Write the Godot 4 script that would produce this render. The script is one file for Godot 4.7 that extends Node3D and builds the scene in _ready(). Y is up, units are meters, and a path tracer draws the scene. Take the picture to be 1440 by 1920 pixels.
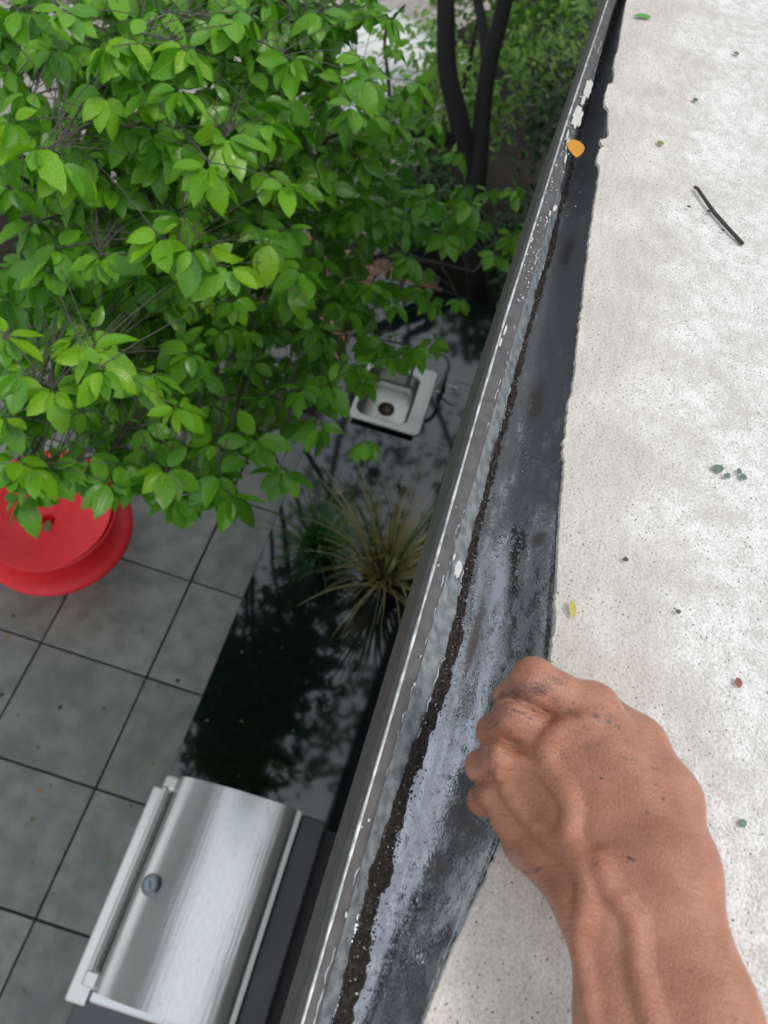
extends Node3D
# A wet rain gutter at the edge of a flat white roof, a hand reaching into it, and the garden patio below.
# y is up, metres. The patio floor is y = 0, the counter top 0.92, the roof 3.75; -z runs along the gutter.

const ROOF_Y := 3.75
const LIP_Y := 3.735
const CREASE_Y := 3.711
const COUNTER_Y := 0.92
const SLOPE := 0.045      # the counter falls away from the house so that rain runs off

# gutter and roof edge in plan: z, then x
const LIP_X := [[-6.0, 0.26], [-1.4, 0.077], [-1.047, 0.0645], [-0.787, 0.0545], [-0.578, 0.0492], [-0.492, 0.0468], [-0.396, 0.0455], [-0.275, 0.0449], [-0.173, 0.0442], [-0.111, 0.0434], [-0.047, 0.0425], [0.019, 0.042], [1.5, 0.03]]
const LIP_W := [[-6.0, 0.007], [-0.79, 0.0085], [-0.585, 0.0105], [-0.4, 0.0102], [-0.28, 0.009], [-0.176, 0.0074], [-0.11, 0.0056], [0.02, 0.0056], [1.5, 0.0056]]
const DIRT_X := [[-6.0, 0.275], [-1.4, 0.094], [-1.1, 0.083], [-0.83, 0.0735], [-0.613, 0.0737], [-0.524, 0.0712], [-0.422, 0.0713], [-0.295, 0.0697], [-0.188, 0.0744], [-0.12, 0.0662], [-0.053, 0.0628], [0.017, 0.0641], [1.5, 0.052]]
const DIRT_W := [[-6.0, 0.002], [-1.1, 0.0032], [-0.83, 0.0047], [-0.613, 0.0062], [-0.524, 0.0047], [-0.422, 0.0060], [-0.295, 0.0056], [-0.188, 0.0103], [-0.12, 0.0110], [-0.053, 0.0124], [0.017, 0.0132], [1.5, 0.0132]]
const EDGE_X := [[-6.0, 0.29], [-1.4, 0.1], [-1.15, 0.0885], [-1.049, 0.0845], [-0.875, 0.0905], [-0.702, 0.096], [-0.571, 0.102], [-0.433, 0.111], [-0.34, 0.1165], [-0.262, 0.125], [-0.2, 0.1325], [-0.134, 0.1285], [-0.084, 0.121], [-0.068, 0.117], [-0.031, 0.1055], [0.003, 0.0985], [0.06, 0.094], [0.3, 0.09], [1.5, 0.08]]

# the arm and hand: capsules as two ends and two radii
const PALM := [[0.1583, 3.8080, -0.0646, 0.1197, 3.7701, -0.0985, 0.018, 0.0112], [0.1653, 3.8130, -0.0706, 0.1213, 3.7886, -0.1160, 0.0185, 0.0122], [0.1723, 3.8180, -0.0767, 0.1283, 3.8030, -0.1344, 0.0185, 0.0138], [0.1817, 3.8247, -0.0848, 0.1387, 3.8116, -0.1528, 0.0185, 0.014], [0.1197, 3.7701, -0.0985, 0.1387, 3.8116, -0.1528, 0.0112, 0.0128], [0.1583, 3.8080, -0.0646, 0.1817, 3.8247, -0.0848, 0.0185, 0.0188], [0.1583, 3.8080, -0.0646, 0.1762, 3.8088, -0.0170, 0.0185, 0.0215], [0.1817, 3.8247, -0.0848, 0.2016, 3.8254, -0.0312, 0.0188, 0.0215], [0.1700, 3.8164, -0.0747, 0.1889, 3.8171, -0.0241, 0.017, 0.021], [0.1762, 3.8088, -0.0170, 0.2350, 3.8500, 0.1650, 0.0215, 0.031], [0.2016, 3.8254, -0.0312, 0.2700, 3.8680, 0.1550, 0.0215, 0.031], [0.1817, 3.8247, -0.0848, 0.1827, 3.8147, -0.1189, 0.017, 0.0155], [0.1827, 3.8147, -0.1189, 0.1693, 3.8041, -0.1462, 0.0155, 0.0145], [0.1317, 3.7561, -0.0885, 0.1583, 3.8020, -0.0646, 0.0125, 0.015], [0.2525, 3.8590, 0.1600, 0.3600, 4.1000, 0.3300, 0.04, 0.047], [0.1126, 3.7871, -0.1331, 0.1239, 3.7869, -0.1269, 0.0095, 0.0105]]
const THUMB := [[0.1693, 3.8041, -0.1462, 0.1472, 3.7877, -0.1674, 0.0135, 0.0115], [0.1472, 3.7877, -0.1674, 0.1252, 3.7757, -0.1694, 0.0115, 0.0095]]
const FINGERS := [[[0.1387, 3.8116, -0.1528, 0.1033, 3.8171, -0.1582, 0.0122, 0.0112], [0.1033, 3.8171, -0.1582, 0.1003, 3.7891, -0.1542, 0.0112, 0.0095], [0.1003, 3.7891, -0.1542, 0.1153, 3.7691, -0.1502, 0.0095, 0.0085]], [[0.1283, 3.8030, -0.1344, 0.1003, 3.8039, -0.1399, 0.0115, 0.0102], [0.1003, 3.8039, -0.1399, 0.0973, 3.7779, -0.1369, 0.0102, 0.0095], [0.0973, 3.7779, -0.1369, 0.1123, 3.7609, -0.1339, 0.0095, 0.0085]], [[0.1213, 3.7886, -0.1160, 0.1003, 3.7877, -0.1224, 0.0108, 0.0094], [0.1003, 3.7877, -0.1224, 0.0973, 3.7657, -0.1194, 0.0094, 0.009], [0.0973, 3.7657, -0.1194, 0.1123, 3.7547, -0.1184, 0.009, 0.008]], [[0.1197, 3.7701, -0.0985, 0.1055, 3.7697, -0.1058, 0.0098, 0.0084], [0.1055, 3.7697, -0.1058, 0.1035, 3.7567, -0.1038, 0.0084, 0.0082], [0.1035, 3.7567, -0.1038, 0.1175, 3.7537, -0.1038, 0.0082, 0.0075]]]
const VEINS := [[0.1348, 3.8257, -0.1428, 0.1309, 3.8231, -0.1417, 0.1273, 3.8202, -0.1403, 0.1241, 3.8176, -0.1377, 0.1212, 3.8158, -0.1342, 0.1188, 3.8137, -0.1305, 0.1181, 3.8108, -0.1267, 0.1199, 3.8089, -0.1227, 0.1227, 3.8095, -0.1181, 0.1265, 3.8120, -0.1133, 0.1302, 3.8147, -0.1085, 0.1328, 3.8160, -0.1038, 0.1344, 3.8165, -0.0990, 0.1348, 3.8154, -0.0934, 0.1350, 3.8142, -0.0881, 0.1361, 3.8145, -0.0843, 0.1377, 3.8163, -0.0812, 0.1400, 3.8199, -0.0786, 0.1427, 3.8238, -0.0764], [0.0965, 3.7967, -0.1219, 0.0992, 3.7953, -0.1163, 0.1027, 3.7908, -0.1121, 0.1081, 3.7784, -0.1115, 0.1097, 3.7844, -0.1063, 0.1144, 3.7883, -0.1005, 0.1199, 3.7925, -0.0948, 0.1249, 3.7995, -0.0894, 0.1295, 3.8056, -0.0852, 0.1327, 3.8096, -0.0830, 0.1352, 3.8128, -0.0813, 0.1371, 3.8158, -0.0790, 0.1388, 3.8188, -0.0766], [0.1057, 3.7972, -0.1186, 0.1110, 3.7990, -0.1192, 0.1159, 3.8020, -0.1186, 0.1208, 3.8056, -0.1153, 0.1251, 3.8092, -0.1111, 0.1282, 3.8118, -0.1073, 0.1310, 3.8140, -0.1035], [0.1388, 3.8188, -0.0766, 0.1408, 3.8226, -0.0727, 0.1426, 3.8253, -0.0684, 0.1435, 3.8258, -0.0625, 0.1442, 3.8244, -0.0561, 0.1449, 3.8213, -0.0498, 0.1463, 3.8174, -0.0434, 0.1488, 3.8156, -0.0373, 0.1511, 3.8164, -0.0304, 0.1529, 3.8184, -0.0219, 0.1550, 3.8200, -0.0131], [0.1470, 3.8279, -0.0782, 0.1484, 3.8301, -0.0725, 0.1509, 3.8318, -0.0670, 0.1568, 3.8340, -0.0621, 0.1629, 3.8349, -0.0567, 0.1654, 3.8338, -0.0490, 0.1671, 3.8327, -0.0408, 0.1696, 3.8335, -0.0327, 0.1720, 3.8348, -0.0257, 0.1739, 3.8358, -0.0214, 0.1757, 3.8366, -0.0180], [0.1799, 3.8447, -0.0985, 0.1743, 3.8468, -0.0896, 0.1704, 3.8457, -0.0815, 0.1677, 3.8425, -0.0731, 0.1653, 3.8386, -0.0647]]
const VEIN_R := [0.0029, 0.0027, 0.0012, 0.0026, 0.0026]
# grime on the skin: x, z, half sizes, strength
const GRIME := [[0.0954, -0.1495, 0.0072, 0.0033, 0.60], [0.0912, -0.1403, 0.0055, 0.0028, 0.50], [0.0926, -0.1241, 0.0039, 0.0028, 0.50], [0.0971, -0.1054, 0.0033, 0.0028, 0.50], [0.1265, -0.1429, 0.0028, 0.0017, 0.50], [0.1446, -0.1469, 0.0039, 0.0017, 0.50], [0.1031, -0.1479, 0.0050, 0.0022, 0.50], [0.1147, -0.1481, 0.0028, 0.0017, 0.40], [0.0905, -0.1353, 0.0039, 0.0044, 0.45], [0.0971, -0.1483, 0.0044, 0.0022, 0.70], [0.1080, -0.1532, 0.0050, 0.0028, 0.60], [0.0998, -0.1564, 0.0083, 0.0022, 0.20], [0.0931, -0.1425, 0.0033, 0.0017, 0.55], [0.0919, -0.1203, 0.0033, 0.0033, 0.45], [0.0978, -0.1078, 0.0028, 0.0039, 0.40], [0.0978, -0.1133, 0.0017, 0.0017, 0.35], [0.0996, -0.1474, 0.0072, 0.0039, 0.55], [0.1048, -0.1500, 0.0055, 0.0028, 0.90], [0.1117, -0.1569, 0.0072, 0.0025, 0.60], [0.0928, -0.1375, 0.0039, 0.0033, 0.50], [0.0974, -0.1390, 0.0028, 0.0011, 0.90], [0.1017, -0.1389, 0.0028, 0.0008, 1.00], [0.1056, -0.1377, 0.0019, 0.0008, 1.00], [0.1074, -0.1426, 0.0017, 0.0011, 0.80], [0.0910, -0.1342, 0.0028, 0.0028, 0.35], [0.1356, -0.1444, 0.0025, 0.0022, 0.80], [0.1421, -0.1441, 0.0025, 0.0017, 0.85], [0.1473, -0.1429, 0.0022, 0.0011, 0.60], [0.1234, -0.1449, 0.0039, 0.0022, 0.40], [0.1512, -0.1274, 0.0033, 0.0008, 0.50], [0.1563, -0.1275, 0.0028, 0.0008, 0.50], [0.1667, -0.1270, 0.0033, 0.0011, 0.55], [0.1677, -0.1182, 0.0019, 0.0008, 0.80], [0.1702, -0.1122, 0.0011, 0.0011, 0.90], [0.1624, -0.1035, 0.0010, 0.0010, 0.90], [0.1430, -0.1156, 0.0011, 0.0008, 0.90], [0.1573, -0.0809, 0.0022, 0.0010, 0.90], [0.1436, -0.0751, 0.0011, 0.0011, 0.70], [0.1288, -0.0711, 0.0011, 0.0017, 0.70], [0.1349, -0.1296, 0.0028, 0.0022, 0.35], [0.1391, -0.1317, 0.0014, 0.0011, 0.60], [0.1522, -0.1363, 0.0014, 0.0017, 0.35], [0.1476, -0.1541, 0.0017, 0.0014, 0.35], [0.0915, -0.1176, 0.0028, 0.0039, 0.30], [0.0970, -0.1024, 0.0022, 0.0033, 0.30], [0.1759, -0.0729, 0.0008, 0.0008, 0.50], [0.1851, -0.0427, 0.0014, 0.0014, 0.20], [0.1243, -0.1492, 0.0011, 0.0008, 0.60], [0.1157, -0.1532, 0.0008, 0.0008, 0.60], [0.1164, -0.1495, 0.0008, 0.0008, 0.50], [0.1310, -0.1381, 0.0008, 0.0008, 0.60], [0.1178, -0.1318, 0.0008, 0.0008, 0.60]]
# shoot tips of the broad-leaved tree below the roof
const SHOOTS := [[-0.808, 3.376, -1.257], [-0.647, 3.415, -1.186], [-0.54, 3.44, -1.168], [-0.648, 3.403, -1.302], [-0.549, 3.389, -1.377], [-0.419, 3.369, -1.343], [-0.436, 3.334, -1.578], [-0.954, 3.301, -1.326], [-0.966, 3.181, -1.418], [-0.775, 3.337, -0.996], [-0.703, 3.344, -0.949], [-0.677, 3.319, -0.965], [-0.72, 3.232, -1.21], [-0.656, 3.262, -1.162], [-0.469, 3.315, -1.154], [-0.473, 3.305, -1.079], [-0.524, 3.247, -1.333], [-0.505, 3.247, -0.941], [-0.448, 3.247, -0.941], [-0.392, 3.205, -0.968], [-0.713, 3.135, -0.948], [-0.616, 3.17, -0.93], [-0.454, 3.13, -1.331], [-0.444, 3.12, -1.511], [-0.388, 3.186, -1.623], [-0.534, 3.175, -0.723], [-0.497, 3.19, -0.689], [-0.596, 3.094, -0.683], [-0.609, 3.098, -0.788], [-0.681, 3.056, -0.717], [-0.667, 2.936, -0.614], [-0.643, 2.918, -0.622], [-0.684, 3.015, -0.648], [-0.622, 2.856, -0.675], [-0.583, 2.786, -0.753], [-0.505, 2.811, -0.795], [-0.431, 2.883, -0.719], [-0.53, 2.831, -0.828], [-0.408, 2.816, -0.705], [-0.382, 2.838, -0.839], [-0.34, 2.851, -0.763], [-0.306, 2.833, -0.734], [-0.311, 2.815, -0.899], [-0.249, 2.706, -0.911], [-0.347, 2.742, -1.07], [-0.272, 2.8, -1.069], [-0.199, 2.766, -1.013], [-0.212, 2.778, -1.13], [-0.19, 2.733, -1.25], [-0.349, 2.712, -1.313], [-0.44, 2.733, -1.251], [-0.257, 2.72, -1.426], [-0.146, 2.62, -1.453], [-0.061, 2.552, -1.534], [-0.237, 2.691, -1.572], [-0.171, 2.673, -1.738], [-0.165, 2.764, -1.891], [-0.045, 2.744, -1.955], [-0.077, 2.655, -1.903], [0.089, 2.445, -2.136], [0.127, 2.356, -2.379], [-0.259, 2.797, -1.75], [-0.374, 2.835, -1.618], [-0.383, 2.808, -1.475], [-0.339, 2.915, -1.754], [-0.377, 2.871, -1.287], [-0.681, 2.852, -1.059], [-0.595, 2.78, -1.135], [-0.876, 2.916, -0.971], [-0.853, 2.849, -1.054], [-0.603, 2.808, -0.985], [-0.535, 2.831, -1.22], [0.016, 2.212, -2.137], [-0.342, 3.033, -1.756], [-0.971, 3.211, -1.273], [-0.868, 3.156, -1.375], [-0.895, 3.33, -1.473], [-0.743, 3.35, -1.507], [-0.611, 3.342, -1.591], [-0.522, 3.345, -1.694], [-0.465, 3.306, -1.825], [-0.984, 3.315, -1.448], [-0.53, 3.284, -1.591], [-0.534, 3.257, -1.448], [-0.409, 2.944, -1.606], [-0.802, 3.036, -1.173], [-0.855, 3.036, -1.075], [-0.696, 3.071, -1.233], [-0.468, 3.002, -1.312], [-0.421, 2.812, -1.971], [-0.681, 3.175, -1.408], [-0.552, 3.11, -1.2], [-0.89, 3.102, -1.089], [-0.673, 2.962, -1.049]]

var rng := RandomNumberGenerator.new()
var taken := {}
var wobble := FastNoiseLite.new()


class Buf:
	var v := PackedVector3Array()
	var n := PackedVector3Array()
	var uv := PackedVector2Array()
	var c := PackedColorArray()
	var idx := PackedInt32Array()
	var tint := Color.WHITE

	func put(p: Vector3, nn: Vector3, t := Vector2.ZERO) -> int:
		v.append(p)
		n.append(nn)
		uv.append(t)
		c.append(tint)
		return v.size() - 1

	func tri(a: int, b: int, d: int) -> void:      # wound to agree with its normals
		var g := (v[b] - v[a]).cross(v[d] - v[a])
		if g.dot(n[a] + n[b] + n[d]) > 0.0:
			idx.append_array(PackedInt32Array([a, d, b]))
		else:
			idx.append_array(PackedInt32Array([a, b, d]))

	func flat(pts: Array, out: Vector3) -> void:     # a flat convex face that looks along out
		var g: Vector3 = (pts[1] - pts[0]).cross(pts[2] - pts[0]).normalized()
		if g.dot(out) < 0.0:
			g = -g
		var first := v.size()
		for p in pts:
			put(p, g, Vector2(p.x, p.z))
		for k in range(1, pts.size() - 1):
			tri(first, first + k, first + k + 1)

	func box(at: Vector3, size: Vector3, bevel := 0.003, turn := Basis.IDENTITY) -> void:
		var h := size / 2.0
		var b := minf(bevel, minf(h.x, minf(h.y, h.z)) * 0.9)
		var corner := func(x: float, y: float, z: float, axis: int) -> Vector3:
			var p := Vector3(x * (h.x - b), y * (h.y - b), z * (h.z - b))
			p[axis] += (x if axis == 0 else y if axis == 1 else z) * b
			return at + turn * p
		for axis in 3:
			var o1 := (axis + 1) % 3
			var o2 := (axis + 2) % 3
			for s in [-1.0, 1.0]:
				var face := []
				for q in [[-1.0, -1.0], [1.0, -1.0], [1.0, 1.0], [-1.0, 1.0]]:
					var sgn := Vector3.ZERO
					sgn[axis] = s
					sgn[o1] = q[0]
					sgn[o2] = q[1]
					face.append(corner.call(sgn.x, sgn.y, sgn.z, axis))
				var out := Vector3.ZERO
				out[axis] = s
				flat(face, turn * out)
				for s2 in [-1.0, 1.0]:               # the chamfer between this face and the next axis' face
					var e := []
					for w in [[-1.0, axis], [1.0, axis], [1.0, o1], [-1.0, o1]]:
						var sg := Vector3.ZERO
						sg[axis] = s
						sg[o1] = s2
						sg[o2] = w[0]
						e.append(corner.call(sg.x, sg.y, sg.z, w[1]))
					var oo := Vector3.ZERO
					oo[axis] = s
					oo[o1] = s2
					flat(e, turn * oo)
		for x in [-1.0, 1.0]:
			for y in [-1.0, 1.0]:
				for z in [-1.0, 1.0]:
					flat([corner.call(x, y, z, 0), corner.call(x, y, z, 1), corner.call(x, y, z, 2)], turn * Vector3(x, y, z))

	func tube(pts: Array, radii: Array, sides := 8, caps := true) -> void:
		var side := Vector3.UP
		var rings := []
		for i in pts.size():
			var along: Vector3 = ((pts[mini(i + 1, pts.size() - 1)] as Vector3) - (pts[maxi(i - 1, 0)] as Vector3)).normalized()
			if i == 0:
				side = along.cross(Vector3(0.31, 0.2, 0.93)).normalized()
			side = (side - along * side.dot(along)).normalized()
			var up := along.cross(side)
			var ring := []
			for k in sides + 1:
				var a := TAU * k / sides
				var d := side * cos(a) + up * sin(a)
				ring.append(put(pts[i] + d * radii[i], d, Vector2(float(k) / sides, float(i) / pts.size())))
			rings.append(ring)
			if i > 0:
				for k in sides:
					tri(rings[i - 1][k], ring[k], ring[k + 1])
					tri(rings[i - 1][k], ring[k + 1], rings[i - 1][k + 1])
			if caps and (i == 0 or i == pts.size() - 1):
				var o := -along if i == 0 else along
				var m := put(pts[i] + o * radii[i] * 0.35, o)
				var cap := []
				for k in sides + 1:
					var a := TAU * k / sides
					cap.append(put(pts[i] + (side * cos(a) + up * sin(a)) * radii[i], (o + side * cos(a) * 0.7 + up * sin(a) * 0.7).normalized()))
				for k in sides:
					tri(m, cap[k], cap[k + 1])

	func grid(rows: Array, uvs := [], flip := false) -> void:     # rows of points, smooth normals
		var nr := rows.size()
		var nc: int = rows[0].size()
		var first := v.size()
		for i in nr:
			for j in nc:
				var du: Vector3 = rows[i][mini(j + 1, nc - 1)] - rows[i][maxi(j - 1, 0)]
				var dv: Vector3 = rows[mini(i + 1, nr - 1)][j] - rows[maxi(i - 1, 0)][j]
				var g := du.cross(dv).normalized()
				put(rows[i][j], -g if flip else g, uvs[i][j] if uvs else Vector2(rows[i][j].x, rows[i][j].z))
		for i in nr - 1:
			for j in nc - 1:
				var a := first + i * nc + j
				tri(a, a + nc, a + nc + 1)
				tri(a, a + nc + 1, a + 1)

	func lathe(profile: Array, sides := 48, at := Vector3.ZERO, turn := Basis.IDENTITY) -> void:   # profile: Vector2(radius, height), outside on its left
		var rows := []
		for i in profile.size():
			var row := []
			for k in sides + 1:
				var a := TAU * k / sides
				row.append(at + turn * Vector3(cos(a) * profile[i].x, profile[i].y, sin(a) * profile[i].x))
			rows.append(row)
		var first := v.size()
		for i in profile.size():
			var d: Vector2 = (profile[mini(i + 1, profile.size() - 1)] - profile[maxi(i - 1, 0)]).normalized()
			for k in sides + 1:
				var a := TAU * k / sides
				put(rows[i][k], turn * Vector3(cos(a) * d.y, -d.x, sin(a) * d.y), Vector2(float(k) / sides, float(i) / profile.size()))
		for i in profile.size() - 1:
			for k in sides:
				var q := first + i * (sides + 1) + k
				tri(q, q + 1, q + sides + 2)
				tri(q, q + sides + 2, q + sides + 1)

	func mesh(tangents := false) -> ArrayMesh:
		var a := []
		a.resize(Mesh.ARRAY_MAX)
		a[Mesh.ARRAY_VERTEX] = v
		a[Mesh.ARRAY_NORMAL] = n
		a[Mesh.ARRAY_TEX_UV] = uv
		a[Mesh.ARRAY_COLOR] = c
		a[Mesh.ARRAY_INDEX] = idx
		var m := ArrayMesh.new()
		m.add_surface_from_arrays(Mesh.PRIMITIVE_TRIANGLES, a)
		return m


# ---------------------------------------------------------------- nodes and metas

func numbered(called: String) -> String:
	taken[called] = taken.get(called, -1) + 1
	return called if taken[called] == 0 else "%s_%03d" % [called, taken[called]]


func tag(o: Node, label: String, category := "", group := "", kind := "") -> Node:
	if label:
		o.set_meta("label", label)
	if category:
		o.set_meta("category", category)
	if group:
		o.set_meta("group", group)
	if kind:
		o.set_meta("kind", kind)
	return o


func thing(called: String, label: String, category: String, at := Vector3.ZERO, group := "") -> Node3D:
	var o := Node3D.new()
	o.name = numbered(called)
	add_child(o)
	o.position = at
	tag(o, label, category, group)
	return o


func part(called: String, m, material: Material, parent: Node, at := Vector3.ZERO, turn := Basis.IDENTITY) -> MeshInstance3D:
	var o := MeshInstance3D.new()
	o.name = numbered(called) if parent == self else called
	o.mesh = m.mesh() if m is Buf else m
	o.material_override = material
	o.transform = Transform3D(turn, at)
	parent.add_child(o, true)
	return o


func many(called: String, m: Mesh, material: Material, where: Array, tints: Array, parent: Node) -> MultiMeshInstance3D:
	var mm := MultiMesh.new()
	mm.transform_format = MultiMesh.TRANSFORM_3D
	mm.use_colors = not tints.is_empty()
	mm.mesh = m
	mm.instance_count = where.size()
	for i in where.size():
		mm.set_instance_transform(i, where[i])
		if tints:
			mm.set_instance_color(i, tints[i])
	var o := MultiMeshInstance3D.new()
	o.name = numbered(called) if parent == self else called
	o.multimesh = mm
	o.material_override = material
	parent.add_child(o, true)
	o.set_meta("kind", "stuff")
	return o


# ---------------------------------------------------------------- materials

func srgb(r: float, g: float, b: float) -> Color:      # real-world base colour, linear
	return Color(r, g, b).linear_to_srgb()


func mat(r: float, g: float, b: float, rough := 0.7, metal := 0.0, spec := 0.5) -> StandardMaterial3D:
	var m := StandardMaterial3D.new()
	m.albedo_color = srgb(r, g, b)
	m.roughness = rough
	m.metallic = metal
	m.metallic_specular = spec
	m.cull_mode = BaseMaterial3D.CULL_DISABLED
	return m


func noise_img(sd: int, freq: float, w: int, h: int, octaves := 3, kind := FastNoiseLite.TYPE_SIMPLEX_SMOOTH) -> Image:
	var f := FastNoiseLite.new()
	f.seed = sd
	f.frequency = freq
	f.noise_type = kind
	f.fractal_octaves = octaves
	return f.get_image(w, h)


func noise_bytes(sd: int, freq: float, w: int, h: int, octaves := 3, sx := 1, sy := 1, kind := FastNoiseLite.TYPE_SIMPLEX_SMOOTH) -> PackedByteArray:
	var im := noise_img(sd, freq, w / sx, h / sy, octaves, kind)
	im.convert(Image.FORMAT_L8)
	if sx != 1 or sy != 1:
		im.resize(w, h, Image.INTERPOLATE_CUBIC)
	return im.get_data()


func iso_bytes(sd: int, freq: float, w: int, h: int, octaves := 3, kind := FastNoiseLite.TYPE_SIMPLEX_SMOOTH) -> PackedByteArray:      # for the roof sheet, whose texels are longer along z
	var im := noise_img(sd, freq, int(w * 0.575), h, octaves, kind)
	im.convert(Image.FORMAT_L8)
	im.resize(w, h, Image.INTERPOLATE_CUBIC)
	return im.get_data()


func tex(w: int, h: int, data: PackedByteArray, rgb := true) -> ImageTexture:
	return ImageTexture.create_from_image(Image.create_from_data(w, h, false, Image.FORMAT_RGB8 if rgb else Image.FORMAT_L8, data))


func seamless(sd: int, freq: float, size := 512, octaves := 4) -> ImageTexture:
	var f := FastNoiseLite.new()
	f.seed = sd
	f.frequency = freq
	f.fractal_octaves = octaves
	return ImageTexture.create_from_image(f.get_seamless_image(size, size))


func mottled(sd: int, freq: float, a: Color, b: Color, size := 512, octaves := 4, lo := 0.12, hi := 0.88) -> ImageTexture:   # two base colours mixed by noise; given as linear colours
	var f := FastNoiseLite.new()
	f.seed = sd
	f.frequency = freq
	f.fractal_octaves = octaves
	var im := f.get_seamless_image(size, size)
	im.convert(Image.FORMAT_L8)
	var d := im.get_data()
	var o := PackedByteArray()
	o.resize(size * size * 3)
	var lut := PackedByteArray()
	for k in 256:
		var col := a.lerp(b, smoothstep(lo, hi, k / 255.0)).linear_to_srgb()
		lut.append_array(PackedByteArray([col.r8, col.g8, col.b8]))
	for i in d.size():
		var q := d[i] * 3
		o[i * 3] = lut[q]
		o[i * 3 + 1] = lut[q + 1]
		o[i * 3 + 2] = lut[q + 2]
	return tex(size, size, o)


func surfaced(m: StandardMaterial3D, colour: Texture2D, relief: Texture2D, scale: float, cm: float, world := true) -> StandardMaterial3D:
	m.uv1_triplanar = true
	m.uv1_world_triplanar = world
	m.uv1_scale = Vector3.ONE * scale
	if colour:
		m.albedo_color = Color.WHITE
		m.albedo_texture = colour
	if relief:
		m.heightmap_enabled = true
		m.heightmap_texture = relief
		m.heightmap_scale = cm
	return m


# ---------------------------------------------------------------- small geometry

func along(table: Array, z: float) -> float:
	for i in table.size() - 1:
		if z <= table[i + 1][0]:
			return lerpf(table[i][1], table[i + 1][1], clampf((z - table[i][0]) / (table[i + 1][0] - table[i][0]), 0.0, 1.0))
	return table[-1][1]


func smooth_along(table: Array, z: float) -> float:      # rounded at its corners
	return (along(table, z - 0.025) + along(table, z + 0.025) + 2.0 * along(table, z)) / 4.0


func edge_x(z: float) -> float:                         # ragged border of the white coating
	var x := smooth_along(EDGE_X, z)
	var r := wobble.get_noise_2d(z * 900.0, 3.0) * 0.0010 + wobble.get_noise_2d(z * 2600.0, 9.0) * 0.0008 + wobble.get_noise_2d(z * 160.0, 40.0) * 0.0016
	var rag := clampf(0.75 + 1.3 * wobble.get_noise_2d(z * 60.0, 77.0), 0.3, 1.6)
	if z > -0.24:
		rag *= 0.55
	x += r * rag
	for q in [[-0.845, 0.03, -0.006], [-0.775, 0.010, 0.0035], [-0.762, 0.007, -0.004], [-0.735, 0.017, -0.0045], [-0.92, 0.02, -0.002], [-0.405, 0.02, -0.0022], [-0.372, 0.012, -0.0018]]:
		x += q[2] * (1.0 - smoothstep(0.6, 1.0, absf(z - q[0]) / q[1]))
	return x


func liner_y(x: float, z: float) -> float:
	var xd := smooth_along(DIRT_X, z)
	var xr := smooth_along(EDGE_X, z)
	var xl := along(LIP_X, z) + along(LIP_W, z)
	if x <= xd:
		return lerpf(LIP_Y - 0.001, CREASE_Y, pow(clampf((x - xl) / maxf(xd - xl, 0.001), 0.0, 1.0), 0.8))
	var s := clampf((x - xd) / maxf(xr - xd, 0.004), 0.0, 1.35)
	return minf(CREASE_Y + (ROOF_Y - 0.009 - CREASE_Y) * pow(s, 2.0), ROOF_Y - 0.0075)


func z_rows() -> Array:
	var z := []
	var q := -6.0
	while q < -1.3:
		z.append(q)
		q += 0.12 if q < -2.0 else 0.04
	q = -1.3
	while q < 0.28:
		z.append(q)
		q += 0.004 if q < -0.55 else 0.0026
	while q < 1.5:
		z.append(q)
		q += 0.08
	z.append(1.5)
	return z


# ---------------------------------------------------------------- the scene

func _ready() -> void:
	rng.seed = 7
	wobble.seed = 11
	wobble.frequency = 0.13
	wobble.fractal_octaves = 2
	camera_and_sky()
	ground()
	patio()
	house()
	gutter()
	counter()
	person()
	grill()
	sink()
	spinning_chair()
	grasses()
	beyond()
	leafy_tree()
	shade_trees()
	litter()


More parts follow.
